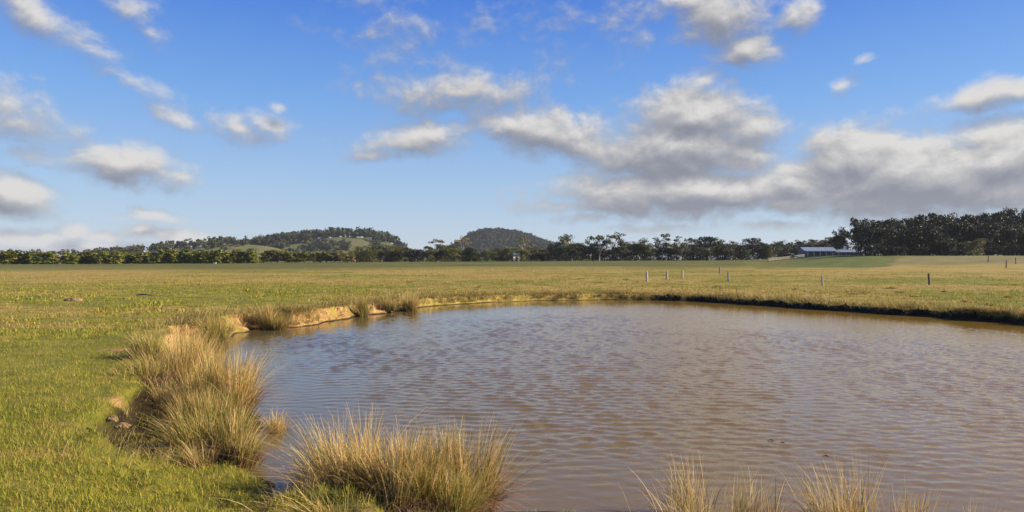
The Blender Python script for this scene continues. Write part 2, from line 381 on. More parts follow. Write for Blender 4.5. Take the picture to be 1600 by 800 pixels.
def grass_field():
    rng = np.random.default_rng(5)
    # short pasture, thinning with distance
    parts = []
    def batch(n, r0, r1, h0, h1, w0, w1, amax, power, S, tuft=0, gate=0):
        u = rng.uniform(0, 1, n)
        r = r0 * (r1 / r0) ** u if power == 1 else r0 + (r1 - r0) * u
        a = rng.uniform(-amax, amax, n)
        x = r * np.sin(a); y = r * np.cos(a)
        if tuft:
            k = n // tuft; x = np.repeat(x[:k], tuft); y = np.repeat(y[:k], tuft); r = np.repeat(r[:k], tuft)
            sp = np.clip(.004 * r, .03, .25)
            x = x + rng.normal(0, 1, len(x)) * sp; y = y + rng.normal(0, 1, len(x)) * sp
        s = sd(x, y); th = theta(x, y); ws = tab(th, T_WS); wc = tab(th, T_SC)
        ok = (s > .06) & (rng.uniform(0, 1, len(x)) > sand_mask(x, y, s, th) * 1.6)
        ok &= ~((th > 249) & (th < 266) & (s < .75 + .3 * rng.normal(0, 1, len(x))) & (y > 4.5))
        if gate: ok &= fbm(x * .35, y * .22, 93, 4) > gate
        x, y, r, s = x[ok], y[ok], r[ok], s[ok]; n = len(x)
        z = ground_z(x, y) - .01
        dry = dry_mask(x, y)
        lush = fbm(x * .5, y * .5, 92, 3)
        green = pick(rng, n, [(.13, .17, .017), (.225, .24, .024), (.33, .295, .037), (.42, .32, .08)], [2, 4, 3, 1])
        straw = pick(rng, n, [(.24, .20, .04), (.35, .26, .07), (.45, .33, .11), (.20, .19, .03)], [3, 3, 1, 2])
        m = (rng.uniform(0, 1, n) < dry)[:, None]
        cb = np.where(m, straw, green); ct = cb * np.array([1.15, 1.08, 1.1])
        h = rng.uniform(h0, h1, n) * (.6 + .9 * lush); w = rng.uniform(w0, w1, n)
        parts.append(blades(np.stack([x, y, z], 1), h, rng.uniform(0, 2 * np.pi, n), rng.uniform(.1, .9, n), w, S, cb, ct, rng))
    batch(270000, 4.2, 22, .028, .072, .004, .008, R(50), 1, 2)
    batch(60000, 4.2, 16, .04, .095, .003, .005, R(50), 1, 2, tuft=7)
    batch(120000, 18, 60, .03, .09, .012, .028, R(48), 1, 2, tuft=6)
    batch(50000, 40, 130, .04, .10, .03, .06, R(46), 1, 2, tuft=5)
    batch(90000, 26, 120, .07, .18, .02, .05, R(46), 1, 3, tuft=12, gate=.56)
    V, F, Cc = [], [], []; o = 0
    for v, f, c in parts:
        V.append(v); F.append(f + o); Cc.append(c); o += len(v)
    g = mesh_np('grass', np.concatenate(V), np.concatenate(F), M_GRASS, np.concatenate(Cc))
    tag(g, 'short green and straw coloured pasture grass covering the field', 'grass', kind='stuff')
grass_field()
def bank_fringe():
    rng = np.random.default_rng(15)
    parts = []
    n = 110000
    i = rng.integers(0, len(POND), n * 2); f = rng.uniform(0, 1, n * 2)
    p = POND[i] * (1 - f)[:, None] + POND[(i + 1) % len(POND)] * f[:, None] + rng.normal(0, 1, (n * 2, 2)) * np.where(POND[i][:, 1] > 27, 1.5, .75)[:, None]
    x, y = p[:, 0], p[:, 1]; s = sd(x, y); th = theta(x, y)
    ws = tab(th, T_WS); wc = tab(th, T_SC)
    dens = tab(th, [(0, 1.6), (71, 1.5), (110, 1), (138, .8), (146, .6), (185, .6), (205, .5), (235, .5), (240, .35), (262, .25), (300, .25), (330, .8), (360, 1)])
    dens = dens * (.25 + 1.2 * sstep(.42, .62, fbm(x * .7, y * .7, 41, 3)))
    ok = (s > np.where((th > 66) & (th < 140), .12, np.where((th < 66) & (rng.uniform(0, 1, len(th)) < .3), .08,  np.where((th > 140) & (th < 200) & (rng.uniform(0, 1, len(th)) < .3), .1, np.where((th > 200) & (th < 240), ws * .4, ws + wc * .5))))) & (s < ws + wc + 1.5 + 4 * ((th > 85) & (th < 146)) * rng.uniform(0, 1, len(th)) ** 2) & (rng.uniform(0, 1, len(x)) < dens) & (y > 4)
    x, y, s, th = x[ok], y[ok], s[ok], th[ok]; n = len(x); z = ground_z(x, y) - .02
    c = pick(rng, n, [(.42, .30, .10), (.52, .39, .17), (.24, .20, .05), (.30, .19, .07), (.13, .14, .03)], [3, 2.4, 2.5, 1, 1.6])
    g = np.stack([sd(x + .2, y) - s, sd(x, y + .2) - s], 1)
    ang = np.arctan2(-g[:, 1], -g[:, 0]) + rng.normal(0, 1.1, n)
    lush = fbm(x * 1.1, y * 1.1, 44, 2) + .35 * (th < 70)
    r = np.hypot(x, y); h = rng.uniform(.10, .30, n) * (.5 + lush) * np.where(r < 16, .75, 1.15)
    V, F, cc = blades(np.stack([x, y, z], 1), h, ang, rng.uniform(.2, 1.25, n), rng.uniform(.5, 1.1, n) * np.clip(.0007 * r, .005, .024), 3, c * .75, c * 1.1, rng, .45)
    o = mesh_np('bank_grass', V, F, M_GRASS, cc)
    tag(o, 'dry tawny grass fringe hanging over the pond banks', 'grass', kind='stuff')
bank_fringe()

# ------------------------------------------------------------------ tussocks
STRAW = [(.58, .42, .16), (.74, .58, .29), (.45, .35, .105), (.31, .285, .065), (.18, .20, .038), (.52, .30, .125)]
def make_tussock(seed, n, h, spread, fan, pal, lean=(0, 0), w=.006, thatch=.5, S=5):
    rng = np.random.default_rng(seed)
    # a tussock is several tight bunches of stems
    k = max(3, int(n / 220)); bc = rng.normal(0, spread * .55, (k, 2)); bh = rng.uniform(.72, 1.05, k); bl = bc / max(spread, .01)
    b = rng.integers(0, k, n)
    r = rng.normal(0, spread * .22, (n, 2)); base = np.concatenate([bc[b] + r, np.full((n, 1), -.04)], 1)
    dirv = bl[b] * .55 + r / spread * .8 + rng.normal(0, .35, (n, 2)) + np.array(lean)
    ang = np.arctan2(dirv[:, 1], dirv[:, 0]); ln = np.clip(np.hypot(dirv[:, 0], dirv[:, 1]) * fan, .02, 1.2) + (rng.uniform(0, 1, n) < .13) * rng.uniform(.3, 1.0, n)
    hh = h * bh[b] * (1.05 - .72 * rng.uniform(0, 1, n) ** 1.1)
    c = pick(rng, n, STRAW, pal)
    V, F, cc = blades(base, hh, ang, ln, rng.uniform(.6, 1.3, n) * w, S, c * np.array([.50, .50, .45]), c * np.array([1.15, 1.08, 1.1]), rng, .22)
    t = None
    if thatch > 0:
        m = int(n * thatch)
        b2 = rng.integers(0, k, m); r2 = rng.normal(0, spread * .3, (m, 2))
        base2 = np.concatenate([bc[b2] + r2, np.full((m, 1), -.03)], 1)
        a2 = np.arctan2(r2[:, 1] + bl[b2, 1] * .3, r2[:, 0] + bl[b2, 0] * .3) + rng.normal(0, .7, m)
        c2 = pick(rng, m, [(.30, .135, .07), (.48, .28, .16), (.075, .042, .028), (.56, .40, .24)], [3, 2.2, 3, 1.5])  # reddish dead stems; darkest tone paints in shade of the hollows
        t = blades(base2, h * rng.uniform(.25, .6, m), a2, rng.uniform(.7, 1.7, m), rng.uniform(.6, 1.2, m) * w, S, c2 * .7, c2, rng, .42)
    return (V, F, cc), t
def tussock(px_or_x, y, data, label, group, scale=1.0, rz=0, z=None, cat='tussock', world=False):
    x = px_or_x if world else wx(px_or_x, y)
    if z is None: z = max(float(ground_z(np.array([x]), np.array([y]))[0]), -.08)
    (V, F, c), t = data
    if not isinstance(V, bpy.types.Mesh):
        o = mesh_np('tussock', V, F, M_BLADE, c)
    o.location = (x, y, z); o.rotation_euler = (0, 0, rz); o.scale = (scale,) * 3
    tag(o, label, cat, group)
    if t is not None:
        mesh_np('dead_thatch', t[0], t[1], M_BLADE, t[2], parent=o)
    return o
GOLD = [3, 2.2, 2.4, 1.4, .9, .8]; OLIVE = [2, 1, 2.6, 2.6, 1.8, .4]; PALE = [2.5, 3.5, 2, 1, .4, .6]; GREENY = [1, .6, 2, 2.6, 2.6, .2]
GL = 'tussocks along the left bank'; GN = 'tussocks in the near corner of the pond'; GR = 'tussocks on the near shore at right'
T = lambda *a, **k: make_tussock(*a, **k)
tussock(292, 11.9, T(1, 1400, 1.30, .34, .40, GOLD, (.12, 0), .0095, .35), 'tallest golden tussock standing up the left bank, its tips against the water', GL)
tussock(336, 10.7, T(2, 1100, 1.15, .30, .36, OLIVE, (.22, -.1), .0095, .3), 'olive gold tussock leaning out over the water beside the tallest left tussock', GL)
tussock(296, 10.2, T(3, 1100, .70, .30, .6, GOLD, (.1, -.2), .007, 1.1), 'tangled tussock full of red brown dead stems below the tallest left tussock', GL)
tussock(268, 11.3, T(4, 700, .85, .30, .55, OLIVE, (-.1, -.1), .009, .9), 'shaggy tussock at the dark hollow under the sandy left bank', GL)
tussock(236, 12.3, T(41, 700, .62, .26, .5, GREENY, (.0, -.1), .007, .5), 'greener tussock nearest the orange scar on the left bank', GL)
tussock(228, 10.9, T(42, 420, .50, .26, .6, OLIVE, (.1, -.1), .008, 2.2), 'low tangle of brown dead stems in the dark hollow at the grass edge', GL)
tussock(300, 12.6, T(43, 900, 1.0, .3, .5, GOLD, (-.05, 0), .008, .6), 'golden tussock behind the shaggy one, against the sandy bank', GL)
tussock(255, 10.3, T(44, 420, .46, .26, .6, PALE, (.1, -.1), .008, 2.0), 'flattened pale tussock spilling red brown stems down the grass edge', GL)
tussock(300, 9.5, T(45, 600, .55, .26, .6, OLIVE, (.05, -.1), .008, 1.6), 'half dead tussock between the red brown tangle and the green slope', GL)
tussock(322, 9.3, T(46, 650, .62, .26, .55, OLIVE, (.05, -.1), .008, 1.4), 'olive tussock with brown matted base below the tangled red brown one', GL)
tussock(336, 8.4, T(47, 600, .60, .24, .5, GREENY, (.05, -.1), .008, .9), 'green tussock on the lower slope, above the ragged short one', GL)
tussock(362, 8.2, T(48, 600, .62, .22, .45, OLIVE, (.15, -.05), .008, .8), 'olive tussock standing at the very edge of the little water inlet', GL)
tussock(368, 10.3, T(49, 700, 1.05, .2, .34, GOLD, (.12, 0), .009, .4), 'slim golden tussock with its foot in the water, right end of the left bank stand', GL)
tussock(346, 9.0, T(5, 900, .62, .24, .5, GREENY, (.15, -.1), .007, .5), 'green tussock beside the little water inlet at left', GL)
tussock(354, 7.6, T(6, 600, .50, .24, .6, OLIVE, (.05, -.1), .007, .8), 'short ragged tussock with a dark hollow in the grass slope', GL)
tussock(437, 9.5, T(7, 380, .38, .17, .7, PALE, (.2, .05), .007, .3), 'small pale bleached tuft standing alone in the water behind the inlet', GL)
tussock(352, 19.3, T(8, 900, 1.12, .34, .5, GREENY, (.1, 0), .012, .2), 'green rounded tussock at the sharp corner of the left bank', GL)
tussock(428, 23.0, T(9, 800, .98, .36, .5, OLIVE, (.15, 0), .013, .2), 'olive tussock just right of the dark gap in the sandy bank', GL)
tussock(398, 23.6, T(91, 500, .55, .4, .6, OLIVE, (.1, 0), .013, .2), 'low olive tussock between the two left cove tussocks', GL)
tussock(571, 28.4, T(10, 700, 1.02, .24, .38, GREENY, (.05, 0), .015, .1), 'upright green tussock at the end of the sandy scarp', GL)
tussock(607, 30.2, T(11, 420, .8, .24, .5, OLIVE, (0, 0), .015, .2), 'short tussock between the upright green tussock and the domed one', GL)
tussock(633, 31.4, T(12, 750, 1.05, .36, .5, GOLD, (.1, 0), .015, .2), 'domed golden tussock farthest along the left bank', GL)
tussock(940, 41.3, T(13, 420, .50, .42, .7, GOLD, (0, 0), .018, .8), 'brown hummock of dead grass on the far bank', 'hummocks on the far bank')
# near corner clump
tussock(500, 6.9, T(20, 600, .66, .25, .62, OLIVE, (-.12, 0), .0075, 2.4), 'bottom tussock with a spray of red brown dead stems leaning left over the inlet', GN)
tussock(552, 6.5, T(21, 950, .93, .24, .5, GOLD, (-.12, .05), .0085, .9), 'tall straw tussock whose tips lean left, second in the bottom clump', GN)
tussock(610, 6.55, T(22, 1000, 1.0, .26, .45, GOLD, (-.1, .05), .0085, .7), 'tallest straw tussock in the middle of the bottom clump', GN)
tussock(630, 6.3, T(28, 800, .78, .24, .45, GOLD, (.0, 0), .0085, 1.2), 'straw tussock with brown dead base just right of the tallest in the bottom clump', GN)
tussock(668, 6.35, T(23, 950, .85, .25, .45, OLIVE, (.05, 0), .0085, .9), 'dense olive tussock left of the golden right end of the bottom clump', GN)
tussock(722, 6.4, T(24, 800, .90, .22, .42, GOLD, (.12, 0), .0085, .5), 'golden tussock at the right end of the bottom clump, tips fanning right', GN)
tussock(480, 6.2, T(25, 350, .46, .28, .7, PALE, (0, -.1), .007, 4), 'low dead brown tussock at the foot of the bottom clump', GN)
tussock(590, 5.9, T(26, 500, .6, .28, .55, OLIVE, (0, 0), .007, 2.2), 'short olive tussock lowest in the frame under the bottom clump', GN)
tussock(690, 5.85, T(27, 900, .55, .26, .5, GREENY, (.05, 0), .006, .5), 'short green stemmed tussock in front of the golden right end', GN)
tussock(1112, 5.75, T(30, 400, .62, .40, .42, PALE, (0, 0), .0055, .5), 'sparse pale tuft at the bottom edge, alone on the water', GR)
tussock(1205, 5.6, T(31, 60, .50, .06, .3, PALE, (.05, 0), .006, 0), 'few thin stems standing between the two near right tufts', GR)
tussock(1310, 5.7, T(32, 420, .64, .36, .42, PALE, (-.3, 0), .0055, .3), 'straw tuft leaning left at the bottom right', GR)
tussock(1395, 5.7, T(33, 330, .58, .36, .4, PALE, (-.1, 0), .0055, .3), 'straw tuft beside the leaning one at bottom right', GR)
tussock(1500, 5.6, T(34, 70, .46, .22, .4, PALE, (.1, 0), .006, 0), 'last few scattered stems at the bottom right corner', GR)

# tufts on the pasture
td = T(50, 130, .34, .30, .9, [2, 1, 3, 2, 1, 2], (0, 0), .022, 1.2, S=3)
proto = None
spots = [(1236, 47), (1333, 41), (1357, 42), (1427, 38.5), (1440, 31.5), (1515, 33), (1553, 31), (1570, 37), (1595, 37.5), (1400, 47), (1408, 43), (1470, 44), (1120, 52), (1000, 60), (870, 66), (900, 67), (980, 66),
         (700, 55), (640, 60), (740, 49)]
for i, (px, d) in enumerate(spots):
    x = wx(px, d); z = float(ground_z(np.array([x]), np.array([float(d)]))[0])
    lab = 'low brown hummock of rough grass on the open field past the pond'
    if proto is None:
        proto = tussock(px, d, td, lab, 'hummocks on the field', cat='grass hummock'); proto.name = 'grass_hummock'
        o = proto
    else:
        o = proto.copy(); C.objects.link(o)
        for ch in proto.children:
            c = ch.copy(); C.objects.link(c); c.parent = o
    o.location = (x, d, z); o.rotation_euler = (0, 0, i * 1.7); o.scale = (random.uniform(.7, 1.5), random.uniform(.7, 1.2), random.uniform(.55, 1.0))

# ------------------------------------------------------------------ trees
def leaf_cards(rng, clumps, size, cols, outward=.6):
    V, F, Cc = [], [], []; o = 0
    for (cx, cy, cz, rx, ry, rz, n) in clumps:
        d = rng.normal(0, 1, (n, 3)); d /= np.linalg.norm(d, axis=1, keepdims=True)
        rad = rng.uniform(.55, 1.08, (n, 1)); p = np.array([cx, cy, cz]) + d * rad * np.array([rx, ry, rz])
        nv = d * outward + rng.normal(0, .6, (n, 3)); nv /= np.linalg.norm(nv, axis=1, keepdims=True)
        u = np.cross(nv, rng.normal(0, 1, (n, 3))); u /= np.linalg.norm(u, axis=1, keepdims=True); v = np.cross(nv, u)
        s = size * rng.uniform(.6, 1.35, (n, 1)); s2 = s * rng.uniform(.5, .9, (n, 1))
        q = np.stack([p - u * s, p - v * s2, p + u * s, p + v * s2], 1).reshape(-1, 3)
        c = np.array(cols[rng.integers(0, len(cols))]) * rng.uniform(.8, 1.2)
        cc = c[None, :] * rng.uniform(.7, 1.3, (n, 1))
        V.append(q); F.append(np.arange(n * 4).reshape(-1, 4) + o); Cc.append(np.repeat(cc, 4, 0)); o += n * 4
    return np.concatenate(V), np.concatenate(F), np.concatenate(Cc)
GUM = [(.065, .078, .030), (.095, .103, .040), (.050, .062, .028), (.125, .115, .045)]
DARK = [(.017, .023, .012), (.026, .032, .014), (.014, .020, .012), (.036, .035, .015)]  # dark foliage; cloud shade on the right wood is put into this colour
MID = [(.052, .062, .030), (.075, .083, .036), (.038, .048, .026), (.100, .094, .040)]
OLV = [(.13, .125, .030), (.17, .155, .038), (.09, .10, .026), (.14, .115, .04)]
HED = [(.13, .155, .022), (.18, .19, .026), (.095, .13, .020), (.21, .195, .034)]
PALEG = [(.17, .15, .07), (.22, .19, .09), (.12, .115, .05)]
class Kind: pass
def make_tree(seed, H, W, cols, style, bark, leafmat):
    """unit prototypes: trunk mesh and crown mesh of a tree H tall, W wide"""
    rng = np.random.default_rng(seed); random.seed(seed)
    bm = bmesh.new(); cl = []
    if style == 'bush':
        tips = []
        for k in range(5):
            a = random.uniform(0, 6.28); rr = W * random.uniform(.1, .3)
            tips.append((math.cos(a) * rr, math.sin(a) * rr, H * random.uniform(.4, .75)))
            tube(bm, [(0, 0, -.2), (tips[-1][0] * .4, tips[-1][1] * .4, H * .2), tips[-1]], [.05 * H / 3, .035 * H / 3, .015], 5)
        for k in range(13):
            a = random.uniform(0, 6.28); z = random.uniform(.18, .86); rr = W * .5 * random.uniform(.2, .75) * (1.1 - .5 * z)
            r = W * random.uniform(.16, .26)
            cl.append((math.cos(a) * rr, math.sin(a) * rr, H * z, r, r, H * random.uniform(.10, .17), 60))
        size = .075 * H
    elif style == 'column':
        tube(bm, [(0, 0, -.2), (0.02 * H, 0, H * .4), (0, .02 * H, H * .85)], [.035 * H, .02 * H, .008 * H], 6)
        for k in range(20):
            z = .06 + .9 * k / 19 + random.uniform(-.03, .03); a = random.uniform(0, 6.28)
            rr = W * .5 * (1 - abs(z - .4) ** 1.5) * random.uniform(.05, .55); r = W * .30 * (1.08 - .62 * z)
            cl.append((math.cos(a) * rr, math.sin(a) * rr, H * z, r, r, H * .09, 44))
        size = .05 * H
    else:
        sparse = style == 'open'
        base = .05 * H if style == 'dense' else .42 * H
        lx, ly = random.uniform(-.06, .06) * H, random.uniform(-.04, .04) * H
        fork = (lx, ly, H * random.uniform(.28, .42))
        r0 = .021 * H
        tube(bm, [(0, 0, -.3), (lx * .35, ly * .3, H * .15), fork], [r0 * 1.2, r0, r0 * .8], 7)
        nl = 7 if sparse else 9
        for k in range(nl):
            a = 6.28 * k / nl + random.uniform(-.4, .4); rr = W * .5 * random.uniform(.35, .95)
            top = H * random.uniform(.50, .97); rr *= 1 if top < .85 * H else .65
            tip = (fork[0] + math.cos(a) * rr, fork[1] + math.sin(a) * rr, top)
            mid = (fork[0] + (tip[0] - fork[0]) * .4, fork[1] + (tip[1] - fork[1]) * .4, fork[2] + (tip[2] - fork[2]) * .55)
            tube(bm, [fork, mid, tip], [r0 * .55, r0 * .38, r0 * .12], 5)
            m = 3 if sparse else 4
            for j in range(m):
                r = W * (random.uniform(.09, .15) if sparse else random.uniform(.13, .22))
                cl.append((tip[0] + random.uniform(-1, 1) * r, tip[1] + random.uniform(-1, 1) * r, min(H * .98, tip[2] + random.uniform(-.9, .4) * r),
                           r, r, r * random.uniform(.45, .8), 34 if sparse else 44))
        if style == 'dense':
            for k in range(34):
                a = random.uniform(0, 6.28); z = random.uniform(.05, .75); rr = W * .5 * random.uniform(.2, .85); r = W * random.uniform(.14, .22)
                cl.append((math.cos(a) * rr, math.sin(a) * rr, H * z, r, r, r * .9, 40))
        elif style == 'round':
            for k in range(22):
                a = random.uniform(0, 6.28); z = random.uniform(.22, .82); rr = W * .5 * random.uniform(.1, .78); r = W * random.uniform(.13, .21)
                cl.append((math.cos(a) * rr, math.sin(a) * rr, H * z, r, r, r * .8, 44))
        size = .027 * H if not sparse else .024 * H
    k = Kind(); k.H, k.W = H, W
    bmesh.ops.recalc_face_normals(bm, faces=bm.faces)
    k.trunk = bpy.data.meshes.new('trunk'); bm.to_mesh(k.trunk); bm.free(); k.trunk.materials.append(bark)
    V, F, c = leaf_cards(rng, cl, size, cols)
    V[:, 2] = np.maximum(V[:, 2], .02)
    V[:, 2] *= H / V[:, 2].max(); ext = np.percentile(np.abs(V[:, :2]), 99); V[:, :2] *= (W / 2) / ext
    o = mesh_np('crown', V, F, leafmat, c, link=False); k.crown = o.data
    bpy.data.objects.remove(o)
    return k
def place_tree(name, k, px, d, top, label, cat, group=None, wpx=None, sink=0, lean=0):
    """k is scaled so that the crown reaches the photograph's row `top`"""
    x = wx(px, d); z = float(land(np.array([x]), np.array([float(d)]))[0]) - sink
    h = max(wz(top, d) - z, 1.0); s = h / k.H
    sx = s if wpx is None else (wpx / FPX * d) / k.W
    e = empty(name, (x, d, z), random.uniform(0, 6.28)); e.scale = (sx, sx, s)
    for nm, me in (('trunk', k.trunk), ('crown', k.crown)):
        c = bpy.data.objects.new(nm, me); C.objects.link(c); c.parent = e
    return tag(e, label, cat, group)
K_col = [make_tree(100 + i, 5, 3.2, HED, 'column', M_DARKBARK, M_HEDGE) for i in range(4)]
K_bush = [make_tree(110 + i, 3, 4.2, OLV, 'bush', M_DARKBARK, M_HEDGE) for i in range(4)]
K_olive = [make_tree(120 + i, 9, 8, OLV[:3] + GUM[:2], 'dense', M_BARK, M_LEAF) for i in range(3)]
K_gum = [make_tree(130 + i, 12, 10, GUM, 'round', M_BARK, M_LEAF) for i in range(4)]
K_open = [make_tree(140 + i, 13, 10, GUM, 'open', M_BARK, M_LEAF) for i in range(4)]
K_pale = [make_tree(150 + i, 11, 8, PALEG, 'open', M_BARK, M_LEAF) for i in range(2)]
K_dark = [make_tree(160 + i, 15, 11, DARK, 'dense', M_BARK, M_LEAF) for i in range(4)]
K_mid = [make_tree(180 + i, 12, 10, MID, 'dense', M_BARK, M_LEAF) for i in range(4)]
K_darkgum = [make_tree(170 + i, 15, 11, DARK, 'round', M_BARK, M_LEAF) for i in range(3)]
rnd = random.Random(3)
# hedge left of the gap
n = 7
for i in range(n):
    px = 4 + i * 12.6 + rnd.uniform(-1.5, 1.5)
    place_tree('hedge_tree', K_col[i % 4], px, 258 + rnd.uniform(-2, 2), 391 + rnd.uniform(-2.0, 2.5), 'deep green hedge tree left of the brown gap, %s from the gap' % ordw(n - i), 'tree', 'hedge left of the brown gap', 20)
n = 29
for i in range(n):
    px = 106 + i * 10.3 + rnd.uniform(-1.5, 1.5)
    place_tree('hedge_tree', K_col[(i * 3 + 1) % 4], px, 262 + rnd.uniform(-2, 2), (393 if i < 14 else 390.5) + rnd.uniform(-2, 2), 'olive green hedge tree, %s to the right of the brown gap' % ordw(i + 1), 'tree', 'long hedge right of the brown gap', 19)
for i, px in enumerate((89, 97)):
    place_tree('bush', make_tree(118 + i, 3, 3, [(.20, .13, .085), (.16, .10, .065)], 'bush', M_DARKBARK, M_HEDGE), px, 266, 397 + i, 'bare brown bush in the gap of the hedge, %s' % ('left of the pair' if i == 0 else 'right of the pair'), 'bush', 'bare bushes in the gap', 12)
place_tree('tree', K_gum[0], 16, 300, 388, 'tree showing over the hedge at the left end, its round top above the rest', 'tree', None, 20)
n = 13
for i in range(n):
    px = 412 + i * 11 + rnd.uniform(-2, 2)
    place_tree('bush', K_bush[i % 4], px, 268 + rnd.uniform(-3, 4), 391 + rnd.uniform(-2, 3), 'olive bush below the grassy hill, %s right of the hedge end' % ordw(i + 1), 'bush', 'olive bushes below the grassy hill', 22)
n = 15
for i in range(n):
    px = 120 + i * 19 + rnd.uniform(-7, 7)
    place_tree('tree', K_gum[i % 4] if i % 2 else K_olive[i % 3], px, 330 + rnd.uniform(-8, 20), 395 - i * .45 + rnd.uniform(-3, 2), 'dull brown green tree rising behind the hedge, %s from its left end' % ordw(i + 1), 'tree', 'trees rising behind the hedge', 20)
# scrub
n = 17
for i in range(n):
    px = 556 + i * 10.5 + rnd.uniform(-3, 3)
    k = (K_dark if i in (5, 7, 9, 10, 12) else K_olive)[i % 3]
    place_tree('scrub_tree', k, px, 283 + rnd.uniform(-5, 12), 386 + rnd.uniform(-5, 5), 'scrubby tree in the thicket below the hills, %s from the bushes' % ordw(i + 1), 'tree', 'thicket below the hills', 26)
place_tree('gum_tree', K_pale[0], 683, 300, 373, 'pale domed gum over the thicket, left of the round blue hill', 'tree', None, 38)
place_tree('gum_tree', K_pale[1], 722, 298, 368, 'tall pale gum with bare limbs in front of the round blue hill', 'tree', None, 30)
place_tree('gum_tree', K_pale[0], 819, 300, 370, 'pale gum with bare limbs just right of the white shed', 'tree', None, 32)
n = 11
for i in range(n):
    px = 738 + i * 11.5 + rnd.uniform(-3, 3)
    place_tree('scrub_tree', (K_olive[i % 3] if i % 3 else K_dark[i % 4]), px, 288 + rnd.uniform(-4, 8), 390 + rnd.uniform(-5, 4), 'low tree at the foot of the round blue hill, %s from the left' % ordw(i + 1), 'tree', 'low trees at the foot of the round hill', 24)
# the row of gums in the middle
marked = [(883, 365, 24, K_gum[1], 'round topped gum standing well above its neighbours, right of the round hill'),
          (908, 378, 26, K_gum[2], 'broad gum right of the round topped one'),
          (928, 376, 22, K_gum[3], 'narrow gum left of the tallest thin crowned gums'),
          (936, 366, 34, K_open[0], 'thin crowned gum with one flat spray of leaves out to its left'),
          (957, 361, 36, K_open[1], 'tallest thin crowned gum in the middle of the row'),
          (980, 376, 26, K_dark[0], 'dark bushy tree right of the tallest thin crowned gum'),
          (1002, 371, 30, K_gum[0], 'full round gum halfway along the row'),
          (1035, 364, 28, K_open[2], 'tall uneven gum rising right of the full round one'),
          (1058, 369, 34, K_open[3], 'open gum with flat sprays, left of the broad dark dome'),
          (1083, 371, 30, K_open[0], 'gum with a ragged left crown beside the broad dark dome'),
          (1105, 369, 38, K_darkgum[0], 'broad dark dome shaped gum'),
          (1122, 374, 24, K_gum[1], 'brown green gum at the right shoulder of the broad dark dome'),
          (1141, 375, 18, K_pale[1], 'slender pale gum between the two dark domes'),
          (1158, 372, 24, K_dark[1], 'dark upright tree after the slender pale gum'),
          (1177, 371, 22, K_darkgum[1], 'dark gum with a pale trunk, second after the slender pale gum'),
          (1193, 377, 22, K_dark[2], 'last dark tree at the right end of the row')]
for px, top, wp, k, lab in marked:
    place_tree('gum_tree', k, px, 300 + rnd.uniform(-6, 6), top, lab, 'tree', None, wp * 1.2)
n = 34
for i in range(n):
    px = 848 + i * 10.8 + rnd.uniform(-4, 4)
    place_tree('scrub_tree', (K_dark[i % 4] if i % 3 == 1 else K_mid[i % 4]), px, 297 + rnd.uniform(-6, 10), 384 + rnd.uniform(-5, 4), 'dark bushy tree filling the foot of the gum row, %s from the left' % ordw(i + 1), 'tree', 'bushy trees under the gums', 32)
# right, towards the house
n = 12
for i in range(n):
    px = 1203 + i * 9.4 + rnd.uniform(-3, 3)
    place_tree('tree', (K_mid if i % 2 else K_dark)[i % 4], px, 330 + rnd.uniform(-10, 20), [379, 374, 376, 382, 376, 380, 374, 376, 373, 372, 370, 368][i] + rnd.uniform(-1, 1), 'tree behind the long low farmhouse, %s from the gum row' % ordw(i + 1), 'tree', 'trees behind the farmhouse', 32)
place_tree('tree', K_darkgum[2], 1313, 292, 354, 'round dark tree rising behind the chimney of the farmhouse', 'tree', None, 34)
place_tree('tree', K_dark[3], 1341, 290, 354, 'dark tree at the left end of the wood, right above the house annexe', 'tree', None, 30)
# wood on the right: back row and front row
tops = np.interp(np.linspace(1350, 1640, 22), [1350, 1385, 1415, 1440, 1470, 1500, 1520, 1545, 1570, 1600, 1640], [341, 338, 339, 333, 334, 335, 333, 334, 329, 326, 322])
for i in range(22):
    px = 1352 + i * 13.6 + rnd.uniform(-4, 4)
    place_tree('tree', (K_dark + K_darkgum)[(i * 5) % 7], px, 262 + rnd.uniform(-6, 6), tops[i] + rnd.uniform(-5, 4), 'tall dark tree in the back row of the right wood, %s from its left' % ordw(i + 1), 'tree', 'back row of the wood', 42)
for i in range(18):
    px = 1362 + i * 16.4 + rnd.uniform(-4, 4)
    if 1509 < px < 1530: px = 1506 if i % 2 else 1533
    place_tree('tree', K_dark[(i * 3 + 1) % 4], px, 240 + rnd.uniform(-5, 5), 352 + rnd.uniform(-8, 6) - (6 if i > 6 else 0), 'dark tree in the front row of the right wood, %s from its left' % ordw(i + 1), 'tree', 'front row of the wood', 40)
for i in range(16):
    place_tree('bush', K_dark[(i * 3 + 2) % 4], 1366 + i * 17.5 + rnd.uniform(-5, 5), 233 + rnd.uniform(-3, 3), 380 + rnd.uniform(-6, 5), 'dark bush at the foot of the right wood, %s from its left' % ordw(i + 1), 'bush', 'bushes at the foot of the wood', 30)
place_tree('tree', K_olive[1], 1522, 226, 372, 'rusty olive small tree with a bare trunk before the dark wood', 'tree', None, 34)

